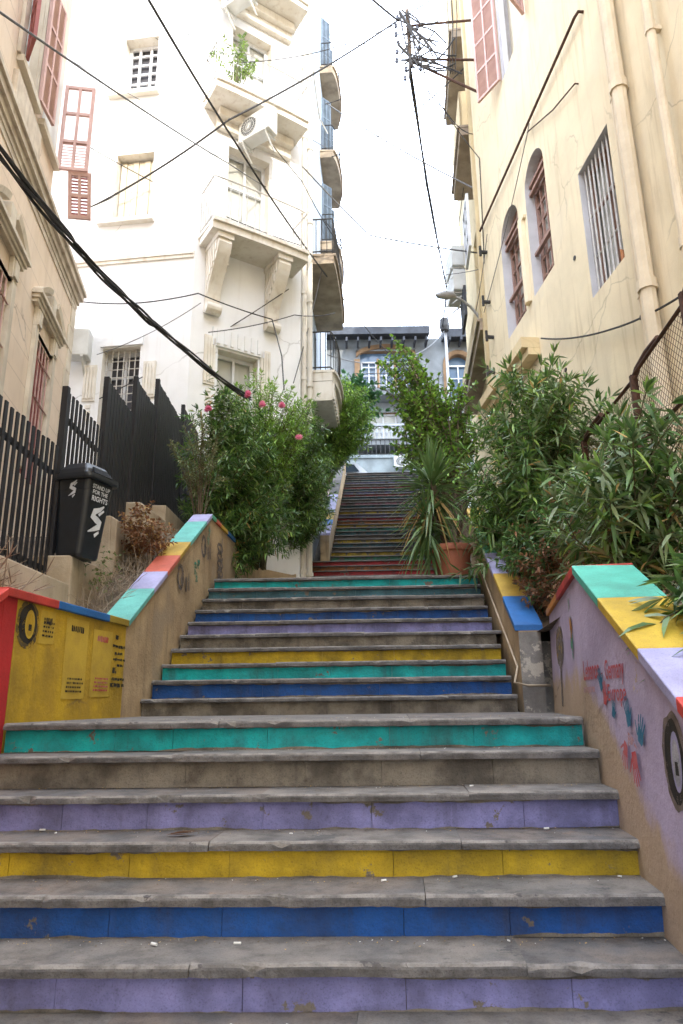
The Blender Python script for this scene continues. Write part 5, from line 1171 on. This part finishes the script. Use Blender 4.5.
wire('cable', 'twisted black cable hanging down from the utility mast to the old house', [(1.6, 12.1, 14.85), (2.6, 17.0, 15.85), (4.21, 24.0, 17.09), (4.9, 29.8, 18.8)], .026, 'cable', .05, strands=2, spread=.02)
wire('cable', 'thin dark cable looping beside the twisted cable below the mast', [(1.65, 12.1, 15.0), (2.3, 12.2, 13.9), (2.95, 12.5, 13.5)], .010, 'cable', .15)
wire('cable', 'thin grey cable dipping across the white sky at mid height', [(-.75, 12.6, 12.8), (.72, 13.6, 11.80), (3.2, 14.0, 11.6)], .018, 'cablegrey', .03)
wire('cable', 'thin grey cable across the upper sky between both sides', [(-.3, 16.0, 17.96), (3.2, 12.9, 12.3)], .018, 'cablegrey', .12)
wire('cable', 'dark cable looped low across the white wall under the belt course', [(-5.05, 11.75, 9.05), (-3.85, 11.55, 8.85), (-2.6, 11.4, 8.95), (-1.29, 12.0, 8.75)], .012, 'cable', .03)
wire('cable', 'dark cable dropping from the second bracket into the oleander', [(-1.29, 12.0, 8.75), (-1.05, 11.5, 7.7), (-.94, 10.8, 6.7)], .012, 'cable', 0)
wire('cable', 'grey cable rising diagonally over the ground floor of the white building', [(-4.45, 11.6, 7.83), (-2.54, 11.4, 8.75)], .008, 'cablegrey', .1)
wire('cable', 'dark cable sagging along the cream wall above the mesh fence', [(3.42, 5.6, 5.35), (3.33, 7.6, 5.95), (3.14, 9.8, 7.05)], .013, 'cable', .06)
wire('cable', 'pale cable running up to the roof corner of the old house', [(-.3, 15.6, 9.9), (2.4, 23, 13.7), (5.02, 29.8, 18.67)], .014, 'cablegrey', .25)
wire('cable', 'thin grey cable crossing the top of the white building above the balconies', [(-5.2, 10.9, 15.9), (-.17, 14.2, 14.7)], .008, 'cablegrey', .2)
wire('cable', 'thin grey cable crossing the white building between its upper windows', [(-5.27, 11.0, 13.98), (-1.0, 13.1, 12.97)], .008, 'cablegrey', .1)
wire('cable', 'black cable leaving the mast for the top right of the sky', [(1.5, 12.1, 16.3), (3.0, 11.95, 17.4)], .014, 'cable', .05)
for lab, pts, r_, sg in (
    ('thin wire from the mast to the cool white building', [(1.55, 12.1, 15.4), (-.3, 15.0, 16.9)], .010, .25),
    ('thin wire from the mast to the top balcony of the cool white building', [(1.55, 12.1, 16.0), (-.2, 17.5, 21.9)], .010, .3),
    ('thin wire sagging between the lower balconies and the pale yellow building', [(-.5, 15.2, 12.4), (3.2, 13.6, 10.9)], .008, .35),
    ('faint wire high across the white sky', [(-.2, 18.4, 18.3), (3.1, 12.9, 15.9)], .016, .4),
    ('thin wire rising from the old house roof to the pale yellow building', [(4.8, 29.8, 18.9), (3.1, 14.5, 13.8)], .010, .4),
    ('second thin wire rising from the old house roof', [(4.9, 29.8, 19.1), (2.0, 12.2, 14.7)], .010, .5),
    ('thin wire from the wide balcony down to the oleander', [(-.4, 14.6, 11.6), (-.9, 12.4, 7.6)], .010, .1),
    ('thin wire along the front of the white corner building', [(-2.4, 11.5, 8.2), (-.9, 12.6, 9.2), (-.1, 14.2, 10.2)], .010, .05),
    ('pale wire crossing diagonally under the two brackets', [(-4.3, 11.5, 6.9), (-1.0, 12.3, 9.6)], .010, .1),
    ('thin wire over the right arched windows', [(3.16, 9.4, 10.75), (2.93, 12.6, 9.2)], .008, .12),
    ('thin wire from the street lamp to the cream building', [(2.9, 13.2, 9.6), (2.97, 12.0, 10.6)], .008, .1),
    ('thin wire from the mast to the balcony plant', [(1.5, 12.1, 16.2), (-1.9, 11.3, 14.2)], .010, .25),
    ('thin wire falling from the top edge behind the lowest balcony', [(-3.6, 10.9, 15.6), (-.75, 12.6, 12.4), (.1, 14.2, 11.9)], .010, .1),
    ('thin wire slanting across the white wall above the belt course', [(-4.9, 11.3, 12.2), (-.8, 12.7, 10.9)], .010, .15),
    ('faint wire from the cool white building to the old house roof', [(-.4, 17, 14.9), (4.6, 29.7, 18.7)], .012, .5),
    ('thin wire from the mast along the cream building', [(1.65, 12.1, 15.2), (2.98, 12.2, 12.6), (2.96, 12.4, 10.2)], .010, .15)):
    wire('cable', lab, pts, r_, 'cablegrey' if r_ < .009 else 'cable', sg)
mb = MB(); mb.lathe((5.0, 29.75, 18.6), [(0, 0), (.2, 0), (.25, .2), (.22, .6), (0, .65)], 10); tag(obj('junction_box', mb, M['iron'], loc=(5, 29.75, 18.6)), 'dark cable junction at the roof corner of the old house', 'junction box')

# ------------------------------------------------------------------ litter on the steps
for i, (x, y, z, s_) in enumerate(((-1.47, 3.68, 1.022, 1), (-1.37, 3.59, 1.022, .8), (-.74, 3.03, .713, 1.2), (-.42, 3.03, .713, 1), (.16, 3.28, .87, .9), (.47, 3.33, .87, 1), (.94, 3.55, 1.022, .9), (.64, 3.78, 1.188, .7), (-.39, 2.72, .555, 1.2), (-.2, 2.72, .555, .9), (-.25, 3.5, 1.022, .6), (1.17, 3.3, .87, .7), (.62, 3.02, .713, .6))):
    mb = MB(); a = U(0, 3.1); d = Vector((math.cos(a), math.sin(a) * .6, 0)) * .014 * s_; p = Vector((x, y, z + .006)); mb.tube([p - d, p + d], .0042 * s_ + .0005, 7)
    tag(obj('cigarette_butt', mb, M['litter'], loc=(x, y, z)), 'small white cigarette butt dropped on the nearest steps', 'litter', 'cigarette butts on the near steps')
mb = MB(); p = Vector((-.83, 3.5, 1.03))
for k in range(3): mb.leaf(p + Vector((.02 * k, 0, .004 * k)), Vector((1, -.2 + .2 * k, .1)), .12, .035, .1, 0, .3)
tag(obj('dead_leaf', mb, LF['brown'], loc=p), 'curled brown dead leaf on the third visible step', 'leaf')

mb = MB()
for k in range(1500):
    i = pick([1.4, 1.2, 1, 1, .9, .8]); y = 2.80 + i * .2686; x = U(-1.9, 1.3); back = abs(random.gauss(0, .05)); yy = y + .29 - min(back, .25) - .03 * (x + .3); z = zA[i + 4]
    p = Vector((x, yy, z + .004)); r_ = U(.0015, .005); a = U(0, 6.28)
    mb.add([p + Vector((math.cos(a + q) * r_ * U(.6, 1.4), math.sin(a + q) * r_, U(0, .004))) for q in (0, 1.6, 3.1, 4.7)], [(0, 1, 2, 3)], pick([3, 2, 2, .6]))
tag(obj('grit', mb, [M['soil'], M['tread2'], LF['dry'], M['litter']], loc=(0, 3.4, 1)), 'scattered grit and leaf crumbs along the backs of the nearest treads', 'grit', kind='stuff')
